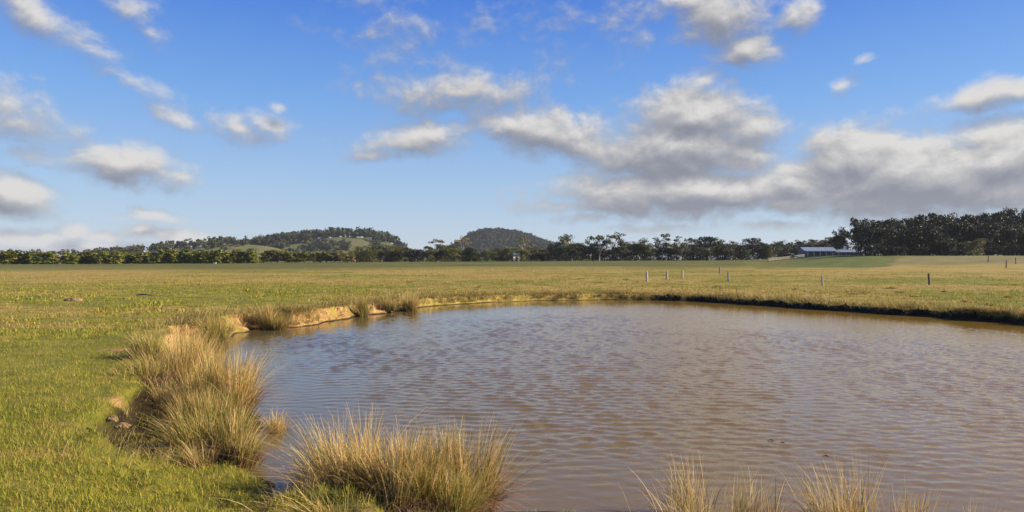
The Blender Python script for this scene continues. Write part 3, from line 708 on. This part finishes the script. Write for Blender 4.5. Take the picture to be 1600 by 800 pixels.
# ------------------------------------------------------------------ hills and the woods on them
def hill(px0, px1, prof, D, depth, name, mat):
    nx, ny = 90, 30; pxs = np.linspace(px0, px1, nx)
    zt = wz(np.interp(pxs, [p[0] for p in prof], [p[1] for p in prof]), D)
    k = np.ones(7) / 7; zt = np.convolve(np.pad(zt, 3, mode='edge'), k, 'valid')
    v = np.linspace(-1, 1, ny)
    X = wx(pxs, D)[None, :] * np.ones((ny, 1)); Y = D + v[:, None] * depth * np.ones((1, nx))
    b = np.cos(v * math.pi / 2) ** 1.2
    Z = np.maximum(zt, 0)[None, :] * b[:, None] + (fbm(X * .02, Y * .02, 61, 3) - .5) * 4 * b[:, None] - 2
    idx = np.arange(nx * ny).reshape(ny, nx)
    F = np.stack([idx[:-1, :-1].ravel(), idx[:-1, 1:].ravel(), idx[1:, 1:].ravel(), idx[1:, :-1].ravel()], 1)
    o = mesh_np(name, np.stack([X.ravel(), Y.ravel(), Z.ravel()], 1), F, mat, smooth=True)
    tag(o, kind='structure')
    def hz(px, vv):
        i = np.clip((px - px0) / (px1 - px0) * (nx - 1), 0, nx - 1); j = np.clip((vv + 1) / 2 * (ny - 1), 0, ny - 1)
        i = i.astype(int); j = j.astype(int); return X[j, i], Y[j, i], Z[j, i]
    return hz
M_HILL = plain_mat('hill_pasture', (.06, .075, .022), (.135, .128, .042), .02, .95, stretch=(1, .5, 1))
def crowns(name, label, pts, hgt, rad, cols, seed):
    rng = np.random.default_rng(seed); cl = []
    for x, y, z in pts:
        h = hgt * rng.uniform(.6, 1.3); r = rad * rng.uniform(.7, 1.25)
        for k in range(4):
            rr = r * rng.uniform(.35, .6)
            cl.append((x + rng.normal(0, r * .4), y + rng.normal(0, r * .4), z + h * rng.uniform(.35, .85), rr, rr, rr * rng.uniform(.6, 1.0), 26))
    V, F, c = leaf_cards(rng, cl, rad * .2, cols, .9)
    o = mesh_np(name, V, F, M_WOOD, c)
    tag(o, label, 'woodland', kind='stuff')
h1 = hill(60, 470, [(60, 404), (120, 400), (180, 397), (230, 393), (280, 387), (330, 383), (380, 380), (420, 383), (470, 398)], 760, 130, 'hill', M_HILL)
h2 = hill(360, 690, [(360, 398), (385, 390), (410, 384), (440, 377), (490, 371), (540, 367), (585, 369), (612, 378), (650, 390), (690, 398)], 1000, 170, 'hill', M_HILL)
h3 = hill(660, 920, [(660, 398), (690, 392), (712, 389), (729, 377), (740, 367), (762, 363), (790, 364.5), (812, 367.5), (832, 374), (856, 383), (885, 392), (920, 398)], 1500, 220, 'hill', M_HILL)
rg = np.random.default_rng(77)
def scatter(hz, n, pa, pb, va, vb, keep=None):
    px = rg.uniform(pa, pb, n); v = rg.uniform(va, vb, n)
    if keep is not None:
        k = keep(px, v); px, v = px[k], v[k]
    X, Y, Z = hz(px, v); return np.stack([X + rg.normal(0, 2, len(px)), Y, Z], 1)
FARG = [(.040, .052, .022), (.060, .070, .026), (.085, .080, .032), (.032, .044, .022)]
FARD = [(.022, .034, .022), (.030, .042, .024), (.040, .050, .026)]
crowns('woods', 'dull olive woodland along the low ridge behind the hedge', np.concatenate([scatter(h1, 150, 180, 400, -.5, .2), scatter(h1, 40, 80, 240, -.6, 0)]), 8, 4.5, FARG, 1)
crowns('woods', 'dark woodland over the top of the grassy middle hill', np.concatenate([scatter(h2, 420, 395, 618, -.42, .2, lambda p, v: (v > -.12) | ((p < 490) & (v > -.38)) | (p > 600)), scatter(h2, 260, 470, 650, -.95, -.25, lambda p, v: fbm(p * .03, v * 3, 9, 3) + .002 * (p - 560) > .49)]), 12, 6.5, FARG[:2] + FARD, 2)
crowns('woods', 'dark blue green forest covering the round hill', scatter(h3, 1300, 690, 900, -.95, .15), 11, 6, FARD + [(.034, .042, .024)], 3)

# ------------------------------------------------------------------ fence posts
def post(px, base, top, dark, tilt, label, wpx=5.0, d=None):
    # foot where the photograph's row meets the field
    if d is None:
        d = 60.0
        for _ in range(30):
            z = float(land(np.array([wx(px, d)]), np.array([d]))[0]); d = .5 * d + .5 * (EYE - z) * FPX / (base - HOR)
    x = wx(px, d); z = float(land(np.array([x]), np.array([float(d)]))[0]); h = (base - top) / FPX * d
    r = max(.36 * wpx / FPX * d, .05)
    bm = bmesh.new(); rr = random.Random(int(px)); n = 9; rings = []
    prof = [(-.3, 1.0), (0, 1.05), (.3 * h, 1.0), (.7 * h, .95), (.93 * h, .9), (h, .74)]
    js = [rr.uniform(.82, 1.12) for _ in range(n)]
    for zz, s in prof:
        rings.append([bm.verts.new((math.cos(2 * math.pi * k / n) * r * s * js[k] + zz * tilt * .0, math.sin(2 * math.pi * k / n) * r * s * .85 * js[k],
                                    zz + (rr.uniform(-.04, .05) if zz == h else 0))) for k in range(n)])
    for a, b in zip(rings, rings[1:]):
        for k in range(n): bm.faces.new((a[k], a[(k + 1) % n], b[(k + 1) % n], b[k]))
    bm.faces.new(rings[0][::-1]); bm.faces.new(rings[-1])
    o = obj_bm('fence_post', bm, M_DARKPOST if dark else M_POST)
    o.location = (x, d, z); o.rotation_euler = (rr.uniform(-.05, .05), tilt, rr.uniform(0, 1))
    tag(o, label, 'fence post', 'old fence posts in the field')
    return o
post(1011, 440, 424, 0, .02, 'pale weathered post, first and boldest of the left post trio', 5.5)
post(1042, 436.5, 424, 0, 0, 'pale post in the middle of the left post trio', 5)
post(1066, 434, 422.5, 0, .0, 'pale post on the right of the left post trio', 4.5)
post(1124.5, 427, 417, 0, 0, 'small farthest pale post, behind the stout pale one', 3.6)
post(1138.5, 440.5, 424.5, 0, -.08, 'stout pale post leaning slightly left of the pond centre line', 5.2)
post(1285, 446, 431.5, 0, .03, 'stubby pale post with a rough foot, between the stout and the dark post', 5)
post(1452, 445, 427, 1, -.12, 'dark grey leaning post alone in the right field', 5.2)
post(1544, 414, 404, 1, 0, 'thin dark post on the far fence line, left of its two neighbours', 2.4)
post(1572, 415.5, 403.5, 1, 0, 'thin dark post on the far fence line, boldest of the three', 3.0)
post(1587, 415, 405, 1, .03, 'thin dark post on the far fence line, nearest the right edge', 2.2)

# ------------------------------------------------------------------ small things in the grass
def lump(name, x, y, rx, ry, h, mat, seed, label, cat):
    bm = bmesh.new(); bmesh.ops.create_icosphere(bm, subdivisions=4, radius=1)
    for v in bm.verts:
        c = v.co
        k = 1 + .5 * (float(fbm(np.array([c.x * 1.6 + seed]), np.array([c.y * 1.6 + c.z]), seed, 3)[0]) - .5) + .35 * (float(fbm(np.array([c.x * 5 + seed]), np.array([c.y * 5 + c.z * 3]), seed + 4, 2)[0]) - .5)
        v.co = Vector((c.x * rx * k, c.y * ry * k, max(c.z, -.3) * h * k))
    o = obj_bm(name, bm, mat); o.location = (x, y, float(land(np.array([x]), np.array([y]))[0]))
    return tag(o, label, cat)
lump('earth_mound', wx(114, 30.5), 30.5, .38, .3, .17, M_SOIL, 3, 'brown crumbly mound of earth on the green field at left', 'mound')
lump('clod', wx(176, 7.9), 7.9, .07, .05, .05, M_SOIL, 9, 'dark upper clod in the grass below the left bank scar', 'clod')
lump('clod', wx(192, 7.6), 7.6, .09, .06, .04, M_SOIL, 14, 'lower reddish clod in the grass, just under the dark one', 'clod')
def stick(name, pts, rad, label, cat, mat=M_STICK):
    bm = bmesh.new(); tube(bm, pts, rad, 7)
    if len(pts) > 3:
        p = Vector(pts[2]); tube(bm, [p, p + Vector((.15, .2, .12)), p + Vector((.3, .3, .18))], [rad[2] * .6, rad[2] * .4, rad[2] * .15], 5)
    return tag(obj_bm(name, bm, mat), label, cat)
d = 35.5; x0 = wx(226, d); z = float(land(np.array([x0]), np.array([d]))[0])
stick('fallen_branch', [(x0 - .42, d, z + .06), (x0 - .2, d + .05, z + .10), (x0 + .1, d, z + .09), (x0 + .45, d + .1, z + .05)], [.03, .045, .04, .015], 'thin dark fallen branch lying on the green field', 'branch')
for i, (px, py, l, lab) in enumerate([(1290, 713, .07, 'short dark twig floating before the near right tufts'), (1204, 688, .06, 'tiny dark twig floating highest on the open water'), (1222, 692, .05, 'tiny dark twig floating just right of another')]):
    d = EYE * FPX / (py - HOR); x = wx(px, d)
    stick('floating_twig', [(x - l / 2, d, .005), (x, d + .02, .012), (x + l / 2, d - .02, .004)], [.005, .007, .003], lab, 'twig')

# ------------------------------------------------------------------ farm buildings
def farmhouse():
    d = 272; x0, x1 = wx(1258, d), wx(1306, d); z = wz(399.8, d); W = x1 - x0
    e = empty('farmhouse', ((x0 + x1) / 2, d, z))
    tag(e, 'long low farmhouse with a blue grey roof on the green rise', 'house')
    h = 2.05; w2 = W / 2; dep = 7
    bm = bmesh.new(); box(bm, (-w2, 0, -1.5), (w2, dep, h)); obj_bm('wall', bm, M_WALLP, e)
    def roof(xa, xb, ya, yb, ze, zr, parent, nm='roof'):
        bm = bmesh.new(); o = .5; ym = (ya + yb) / 2; t = .12
        for s in (0, 1):
            q = [(xa - o, ya - o, ze - .15), (xb + o, ya - o, ze - .15), (xb + o, ym, zr), (xa - o, ym, zr)] if s == 0 else [(xb + o, yb + o, ze - .15), (xa - o, yb + o, ze - .15), (xa - o, ym, zr), (xb + o, ym, zr)]
            lo = [bm.verts.new(p) for p in q]; hi = [bm.verts.new((p[0], p[1], p[2] + t)) for p in q]
            bm.faces.new(hi); bm.faces.new(lo[::-1])
            for k in range(4): bm.faces.new((lo[k], lo[(k + 1) % 4], hi[(k + 1) % 4], hi[k]))
        for xx in (xa, xb):
            bm.faces.new([bm.verts.new((xx, ya, ze - .05)), bm.verts.new((xx, yb, ze - .05)), bm.verts.new((xx, ym, zr))])
        nseam = int((xb - xa) / .9)
        for k in range(nseam + 1):
            xx = xa - .4 + k * (xb - xa + .8) / nseam
            a = (xx, ya - o, ze - .15 + t); b = (xx, ym, zr + t)
            tube(bm, [(a[0], a[1], a[2] + .02), (b[0], b[1], b[2] + .02)], [.035, .035], 4)
        return obj_bm(nm, bm, M_ROOF, parent)
    rf = roof(-w2, w2, 0, dep, h, h + 1.25, e)
    for k in range(5):
        xx = -w2 + W * (k + .5) / 5
        bm = bmesh.new()
        for a, b in (((-.62, -.05, .9), (-.52, .02, 1.85)), ((.52, -.05, .9), (.62, .02, 1.85)), ((-.52, -.05, .9), (.52, .02, .98)), ((-.52, -.05, 1.77), (.52, .02, 1.85))):
            box(bm, (a[0] + xx, a[1], a[2]), (b[0] + xx, b[1], b[2]))
        wf = obj_bm('window', bm, M_WHITE, e)
        bm = bmesh.new(); box(bm, (xx - .52, -.02, .98), (xx + .52, .015, 1.77)); obj_bm('pane', bm, M_GLASS, wf)
    bm = bmesh.new(); box(bm, (-w2 - .2, -2.6, -1.2), (w2 + .2, -.003, -.02)); obj_bm('veranda_deck', bm, M_WALLD, e)
    bm = bmesh.new(); v = [(-w2 - .4, -2.8, 1.72), (w2 + .4, -2.8, 1.72), (w2 + .4, -.55, 1.86), (-w2 - .4, -.55, 1.86)]
    lo = [bm.verts.new(p) for p in v]; hi = [bm.verts.new((p[0], p[1], p[2] + .08)) for p in v]
    bm.faces.new(hi); bm.faces.new(lo[::-1])
    for k in range(4): bm.faces.new((lo[k], lo[(k + 1) % 4], hi[(k + 1) % 4], hi[k]))
    obj_bm('veranda_roof', bm, M_ROOF, e)
    for k in range(6):
        xx = -w2 + W * k / 5
        bm = bmesh.new(); box(bm, (xx - .07, -2.6, -.02), (xx + .07, -2.46, 1.73)); obj_bm('veranda_post', bm, M_WHITE, e)
    # annexe
    a0, a1 = w2 + .05, wx(1350, d) - (x0 + x1) / 2
    bm = bmesh.new(); box(bm, (a0, 1, -1.5), (a1, 6, 1.5)); obj_bm('annexe_wall', bm, M_WALLD, e)
    roof(a0 + .45, a1, 1, 6, 1.5, 2.3, e, 'annexe_roof')
    for k in range(3):
        xx = a0 + (a1 - a0) * (k + .6) / 3.4
        bm = bmesh.new()
        box(bm, (xx - .7, .94, .3), (xx - .6, 1.02, 1.2)); box(bm, (xx + .6, .94, .3), (xx + .7, 1.02, 1.2)); box(bm, (xx - .6, .94, 1.12), (xx + .6, 1.02, 1.2)); box(bm, (xx - .6, .94, .3), (xx + .6, 1.02, .38))
        wf = obj_bm('window', bm, M_WHITE, e)
        bm = bmesh.new(); box(bm, (xx - .6, .97, .38), (xx + .6, 1.01, 1.12)); obj_bm('pane', bm, M_GLASS, wf)
    cx = wx(1332, d) - (x0 + x1) / 2
    bm = bmesh.new(); box(bm, (cx - .1, 4.6, 1.4), (cx + .7, 5.6, 4.1)); box(bm, (cx - .18, 4.52, 4.1), (cx + .78, 5.68, 4.3)); ch = obj_bm('chimney', bm, M_BRICK, e)
    bm = bmesh.new(); box(bm, (cx - .75, 4.7, 1.4), (cx - .11, 5.5, 3.9)); obj_bm('white_flue', bm, M_WHITE, ch)
farmhouse()
def shed():
    d = 290; x = wx(806, d); z = float(land(np.array([x]), np.array([290.]))[0]); e = empty('shed', (x, d, z), .3)
    tag(e, 'tiny white shed half hidden among the middle trees', 'shed')
    bm = bmesh.new(); box(bm, (-1.5, -1.2, 0), (1.5, 1.2, 2.6)); obj_bm('wall', bm, M_WHITE, e)
    bm = bmesh.new(); q = [(-1.8, -1.5, 2.55), (1.8, -1.5, 2.55), (1.8, 0, 3.3), (-1.8, 0, 3.3), (1.8, 1.5, 2.55), (-1.8, 1.5, 2.55)]
    v = [bm.verts.new(p) for p in q]; w = [bm.verts.new((p[0], p[1], p[2] + .1)) for p in q]
    bm.faces.new((w[0], w[1], w[2], w[3])); bm.faces.new((w[3], w[2], w[4], w[5])); bm.faces.new((v[3], v[2], v[1], v[0])); bm.faces.new((v[5], v[4], v[2], v[3]))
    bm.faces.new((v[0], v[1], w[1], w[0])); bm.faces.new((v[4], v[5], w[5], w[4])); bm.faces.new((v[1], v[2], w[2], w[1])); bm.faces.new((v[2], v[4], w[4], w[2])); bm.faces.new((v[3], v[0], w[0], w[3])); bm.faces.new((v[5], v[3], w[3], w[5]))
    obj_bm('roof', bm, M_ROOF, e)
    bm = bmesh.new(); box(bm, (-.5, -1.24, 0.01), (.5, -1.195, 2.1)); obj_bm('door', bm, M_WALLD, e)
shed()
def trough():
    d = 246; x = wx(335.5, d); z = float(land(np.array([x]), np.array([246.]))[0]); e = empty('water_trough', (x, d, z))
    tag(e, 'tiny white cattle trough in the field before the long hedge', 'trough')
    bm = bmesh.new()
    for a, b in (((-.9, -.35, .25), (.9, -.27, .85)), ((-.9, .27, .25), (.9, .35, .85)), ((-.9, -.27, .25), (-.82, .27, .85)), ((.82, -.27, .25), (.9, .27, .85)), ((-.82, -.27, .25), (.82, .27, .33))): box(bm, [q * .55 for q in a], [q * .55 for q in b])
    obj_bm('basin', bm, M_WHITE, e)
    for s in (-1, 1):
        bm = bmesh.new(); box(bm, (s * .33 - .05, -.16, 0), (s * .33 + .05, .16, .136)); obj_bm('leg', bm, M_WHITE, e)
trough()
def rail_fence():
    P = []
    for px, dd in ((1200, 236), (1212, 243), (1224, 250), (1236, 257), (1247, 263), (1257, 268)):
        x = wx(px, dd); P.append(Vector((x, dd, float(land(np.array([x]), np.array([float(dd)]))[0]))))
    e = empty('rail_fence', P[0]); tag(e, 'pale post and rail fence climbing to the farmhouse', 'fence')
    for p in P:
        q = p - P[0]; bm = bmesh.new(); box(bm, (q.x - .09, q.y - .09, q.z - .3), (q.x + .09, q.y + .09, q.z + 1.25)); obj_bm('post', bm, M_POST, e)
    for h in (.5, .85, 1.15):
        bm = bmesh.new()
        tube(bm, [(p - P[0]) + Vector((0, -.12, h)) for p in P], [.06] * len(P), 5); obj_bm('rail', bm, M_POST, e)
rail_fence()

# ------------------------------------------------------------------ air
def build_haze():
    m, nt, ns, lk = new_mat('air')
    v = N(nt, 'ShaderNodeVolumePrincipled', i_Density=HAZE, i_Anisotropy=.1); v.inputs['Color'].default_value = (.78, .86, 1, 1)
    o = N(nt, 'ShaderNodeOutputMaterial'); lk.new(v.outputs[0], o.inputs['Volume'])
    bm = bmesh.new(); box(bm, (-5700, -420, -6), (5700, 6900, 105))
    tag(obj_bm('haze', bm, m), 'thin pale air over the far paddocks and hills', 'haze', kind='stuff')
HAZE = .00008
build_haze()

# ------------------------------------------------------------------ sky
def build_world():
    w = bpy.data.worlds.new('World'); sc.world = w; w.use_nodes = True
    nt = w.node_tree; nt.nodes.clear(); lk = nt.links; w.cycles.sampling_method = 'NONE'
    def nd(t, **kw): return N(nt, t, **kw)
    def math_(op, a, b=None, c=None, clamp=False):
        n = nt.nodes.new('ShaderNodeMath'); n.operation = op; n.use_clamp = clamp
        for i, v in enumerate((a, b, c)):
            if v is None: continue
            if isinstance(v, (int, float)): n.inputs[i].default_value = v
            else: lk.new(v, n.inputs[i])
        return n.outputs[0]
    sky = nd('ShaderNodeTexSky', sky_type='NISHITA'); sky.sun_disc = False; sky.sun_elevation = R(SUN_EL); sky.sun_rotation = R(SUN_AZ)
    sky.air_density = 1.0; sky.dust_density = .5; sky.ozone_density = 2.5; sky.altitude = 200
    hs = nd('ShaderNodeHueSaturation', i_Saturation=SKY_SAT, i_Value=SKY_VAL); lk.new(sky.outputs[0], hs.inputs['Color'])
    tint = nd('ShaderNodeMix', data_type='RGBA', blend_type='MULTIPLY', i_0=1.0); lk.new(hs.outputs[0], tint.inputs[6]); tint.inputs[7].default_value = SKY_TINT
    SKY = tint.outputs[2]
    tc = nd('ShaderNodeTexCoord'); sx = nd('ShaderNodeSeparateXYZ'); lk.new(tc.outputs['Generated'], sx.inputs[0])
    az = math_('ARCTAN2', sx.outputs[0], sx.outputs[1])
    hl = math_('SQRT', math_('ADD', math_('MULTIPLY', sx.outputs[0], sx.outputs[0]), math_('MULTIPLY', sx.outputs[1], sx.outputs[1])))
    te = math_('DIVIDE', sx.outputs[2], math_('MAXIMUM', hl, .02))
    gr = nd('ShaderNodeValToRGB'); ge = gr.color_ramp.elements      # clear air: pale above the horizon, deep blue overhead
    ge[0].position = 0; ge[0].color = (.50, .62, .76, 1); ge[1].position = 1; ge[1].color = (.035, .11, .45, 1)
    for p_, c_ in ((.10, (.36, .53, .80, 1)), (.22, (.18, .40, .84, 1)), (.37, (.050, .205, .76, 1)), (.6, (.03, .13, .58, 1))):
        q_ = ge.new(p_); q_.color = c_
    lk.new(te, gr.inputs[0])
    gs = nd('ShaderNodeVectorMath', operation='SCALE'); lk.new(gr.outputs[0], gs.inputs[0]); gs.inputs['Scale'].default_value = AIR_GAIN
    gm_ = nd('ShaderNodeMix', data_type='RGBA', i_0=.85); lk.new(tint.outputs[2], gm_.inputs[6]); lk.new(gs.outputs[0], gm_.inputs[7]); SKY = gm_.outputs[2]
    cv = nd('ShaderNodeCombineXYZ'); lk.new(az, cv.inputs[0]); lk.new(te, cv.inputs[1])
    # cloud density as a node group of (azimuth, slope) so that it can be sampled twice, here and toward the light
    g = bpy.data.node_groups.new('cloud_density', 'ShaderNodeTree')
    g.interface.new_socket('P', in_out='INPUT', socket_type='NodeSocketVector')
    g.interface.new_socket('D', in_out='OUTPUT', socket_type='NodeSocketFloat')
    gi = g.nodes.new('NodeGroupInput'); go = g.nodes.new('NodeGroupOutput'); gl = g.links
    def gm(op, a, b=None, c=None):
        n = g.nodes.new('ShaderNodeMath'); n.operation = op
        for i, v in enumerate((a, b, c)):
            if v is None: continue
            if isinstance(v, (int, float)): n.inputs[i].default_value = v
            else: gl.new(v, n.inputs[i])
        return n.outputs[0]
    wn = g.nodes.new('ShaderNodeTexNoise'); wn.inputs['Scale'].default_value = 14; wn.inputs['Detail'].default_value = 3; gl.new(gi.outputs[0], wn.inputs['Vector'])
    ws = g.nodes.new('ShaderNodeVectorMath'); ws.operation = 'MULTIPLY_ADD'; gl.new(wn.outputs['Color'], ws.inputs[0]); ws.inputs[1].default_value = (.035, .022, 0)
    of = g.nodes.new('ShaderNodeVectorMath'); of.operation = 'ADD'; gl.new(gi.outputs[0], of.inputs[0]); of.inputs[1].default_value = (-.0175, -.011, 0)
    gl.new(of.outputs[0], ws.inputs[2])
    acc = None
    for (px, py, rx, ry, rot, wt) in CLOUDS:
        t = (px - 800) / FPX; a = math.atan(t); ca = math.cos(a)
        mp = g.nodes.new('ShaderNodeMapping'); mp.vector_type = 'TEXTURE'
        mp.inputs['Location'].default_value = (a, (HOR - py) / FPX * ca, 0); mp.inputs['Rotation'].default_value = (0, 0, R(rot))
        mp.inputs['Scale'].default_value = (rx / FPX * ca * ca * 1.2, ry / FPX * ca * 1.2, 1)
        if acc is None: gl.new(ws.outputs[0], mp.inputs[0])
        else:                                   # a chain, so that only a few values are alive at once
            q = g.nodes.new('ShaderNodeVectorMath'); q.operation = 'MULTIPLY_ADD'; gl.new(acc, q.inputs[0]); q.inputs[1].default_value = (0, 0, 1e-5)
            gl.new(ws.outputs[0], q.inputs[2]); gl.new(q.outputs[0], mp.inputs[0])
        ln = g.nodes.new('ShaderNodeVectorMath'); ln.operation = 'LENGTH'; gl.new(mp.outputs[0], ln.inputs[0])
        f = gm('MULTIPLY_ADD', ln.outputs['Value'], -wt, wt)
        acc = f if acc is None else gm('SMOOTH_MAX', acc, f, .12)
    gl.new(gm('MAXIMUM', acc, -1.5), go.inputs[0])
    def dens(vec):
        n = nt.nodes.new('ShaderNodeGroup'); n.node_tree = g; lk.new(vec, n.inputs[0]); return n.outputs[0]
    def off(dx, dy):
        v = nd('ShaderNodeVectorMath', operation='ADD'); lk.new(cv.outputs[0], v.inputs[0]); v.inputs[1].default_value = (dx, dy, 0); return v.outputs[0]
    def puff(vec, scale, det, rough=.55, sy=1.45):
        st = nd('ShaderNodeMapping'); st.inputs['Scale'].default_value = (1, sy, 1); lk.new(vec, st.inputs[0])
        n1 = nd('ShaderNodeTexNoise', i_Scale=scale, i_Detail=det, i_Roughness=rough, i_Distortion=.25); lk.new(st.outputs[0], n1.inputs['Vector']); return n1.outputs[0]
    A0 = dens(cv.outputs[0]); A1 = dens(off(.006, .021))
    p0 = puff(cv.outputs[0], 14, 9.0, .62); p1 = puff(off(.004, .011), 14, 6.0, .62)
    pf = puff(cv.outputs[0], 52, 6.0, .62, 1.2)
    d0 = math_('ADD', math_('ADD', A0, math_('MULTIPLY_ADD', p0, 1.9, -.95)), math_('MULTIPLY_ADD', pf, .6, -.22))
    al = nd('ShaderNodeMapRange', i_1=-.12, i_2=.82, i_3=0, i_4=.96); al.interpolation_type = 'SMOOTHSTEP'; lk.new(d0, al.inputs[0])
    big = math_('SUBTRACT', A0, A1); sm = math_('SUBTRACT', p0, p1)
    core = nd('ShaderNodeMapRange', i_1=.25, i_2=1.2, i_3=0, i_4=.16); lk.new(A1, core.inputs[0])
    raw = math_('SUBTRACT', math_('ADD', math_('MULTIPLY_ADD', big, .98, .42), math_('MULTIPLY_ADD', sm, 1.5, math_('ADD', math_('MULTIPLY_ADD', pf, .25, -.125), math_('MULTIPLY_ADD', p0, .6, -.30)))), core.outputs[0])
    lm = nd('ShaderNodeMapRange', i_1=-.30, i_2=1.30); lm.interpolation_type = 'SMOOTHSTEP'; lk.new(raw, lm.inputs[0]); lit = lm.outputs[0]
    ramp = nd('ShaderNodeValToRGB'); el = ramp.color_ramp.elements
    el[0].position = .02; el[0].color = (*CL_DARK, 1); el[1].position = .95; el[1].color = (*CL_LIT, 1); e = el.new(.42); e.color = (*CL_MID, 1); e = el.new(.66); e.color = (.60, .59, .585, 1)
    lk.new(lit, ramp.inputs[0])
    # low on the horizon clouds warm and fade into the air
    sc_ = nd('ShaderNodeVectorMath', operation='SCALE'); lk.new(ramp.outputs[0], sc_.inputs[0]); sc_.inputs['Scale'].default_value = CL_GAIN
    mx = nd('ShaderNodeMix', data_type='RGBA'); lk.new(al.outputs[0], mx.inputs[0]); lk.new(SKY, mx.inputs[6]); lk.new(sc_.outputs[0], mx.inputs[7])
    bg = nd('ShaderNodeBackground', i_Strength=.1); lk.new(mx.outputs[2], bg.inputs['Color'])
    o = nd('ShaderNodeOutputWorld'); lk.new(bg.outputs[0], o.inputs[0])
CLOUDS = [(60, 22, 70, 26, -32, .55), (130, 68, 65, 22, -32, .55), (185, 118, 65, 12, -22, .36), (205, 15, 55, 20, -25, .45), (240, 52, 34, 16, -18, .55),
          (30, 190, 95, 42, -6, .62), (195, 258, 105, 34, -8, 1.15), (255, 274, 60, 14, -6, .8), (12, 306, 80, 32, -8, 1.2), (278, 188, 42, 18, -25, .65), (365, 198, 42, 26, -8, .65), (412, 190, 36, 18, -12, .6), (435, 166, 16, 8, 0, .6),
          (60, 240, 60, 14, -5, .45), (235, 341, 50, 10, 0, .6), (118, 360, 30, 14, 0, 1.0), (80, 370, 40, 12, 0, .9), (160, 368, 40, 11, 0, .9), (215, 362, 32, 12, 0, 1.0), (255, 366, 60, 11, 0, .9), (45, 376, 70, 15, 0, 1.0), (300, 374, 50, 9, 0, .7), (130, 385, 170, 12, 0, .7),
          (715, 143, 140, 36, 3, .78), (645, 216, 100, 28, 8, .82), (590, 240, 55, 12, 5, .65), (800, 190, 50, 26, 0, .9), (850, 203, 110, 40, -8, 1.15), (910, 225, 50, 24, -15, .8), (660, 225, 30, 12, 0, .5),
          (1085, 185, 110, 52, 0, 1.35), (1055, 235, 150, 62, 0, 1.5), (1160, 200, 95, 24, -2, .95), (990, 250, 70, 40, 10, .9), (1080, 300, 240, 42, 0, 1.4), (890, 325, 85, 12, 0, .7), (1150, 250, 60, 40, 0, .9),
          (1340, 245, 110, 62, 0, 1.4), (1440, 275, 240, 70, 0, 1.7), (1570, 250, 150, 58, 12, 1.4), (1330, 300, 150, 34, 0, 1.0), (1375, 220, 60, 34, 0, .9), (1620, 225, 90, 34, 15, 1.0), (1500, 310, 180, 26, 0, .9), (1240, 285, 90, 40, 0, 1.15), (1220, 318, 120, 18, 0, .9),
          (1130, 25, 72, 50, -15, 1.1), (1165, 75, 48, 32, 0, .85), (1245, 25, 38, 28, 20, .8), (1080, 0, 60, 26, 0, .7), (1535, 147, 85, 22, 9, .95), (1610, 135, 60, 20, 0, .9), (1320, 132, 18, 12, 20, .5), (1345, 95, 10, 7, 0, .4),
          (650, 35, 60, 22, 0, .16), (630, 95, 50, 18, 0, .16), (945, 22, 70, 36, 0, .2), (910, 340, 52, 10, 0, .6), (1010, 356, 70, 7, 0, .5), (1200, 352, 60, 7, 0, .45), (1100, 130, 60, 20, 0, .5),
          (1750, 250, 160, 60, 0, 1.0), (1900, 120, 120, 50, 0, .9), (-150, 120, 120, 40, 0, .9), (-200, 320, 150, 40, 0, 1.0), (2200, 300, 300, 70, 0, 1.0)]
AIR_GAIN = 4.45
SKY_SAT, SKY_VAL, SKY_TINT = 1.12, 1.0, (1, 1, 1, 1)
CL_DARK, CL_MID, CL_LIT, CL_GAIN = (.27, .285, .34), (.445, .45, .48), (.84, .815, .785), 4.25
build_world()

# ------------------------------------------------------------------ sun, camera, view
sl = bpy.data.lights.new('sun', 'SUN'); sl.energy = 5.0; sl.angle = R(.5); sl.color = (1, .84, .60)
so = bpy.data.objects.new('sun', sl); C.objects.link(so)
dv = Vector((math.sin(R(SUN_AZ)) * math.cos(R(SUN_EL)), math.cos(R(SUN_AZ)) * math.cos(R(SUN_EL)), math.sin(R(SUN_EL))))
so.rotation_euler = dv.to_track_quat('Z', 'Y').to_euler(); so.location = dv * 50
cam = bpy.data.cameras.new('camera'); cam.lens = 36 * FPX / 1600; cam.sensor_width = 36; cam.clip_start = .05; cam.clip_end = 20000
co = bpy.data.objects.new('camera', cam); C.objects.link(co); co.location = (0, 0, EYE); co.rotation_euler = (R(90) + math.atan((HOR - 400) / FPX), 0, 0)
sc.camera = co
sc.view_settings.view_transform = 'Standard'; sc.view_settings.look = 'None'; sc.view_settings.gamma = 1; sc.view_settings.use_curve_mapping = False
sc.view_settings.exposure = 1.05
sc.cycles.max_bounces = 6; sc.cycles.transparent_max_bounces = 4; sc.cycles.use_denoising = True
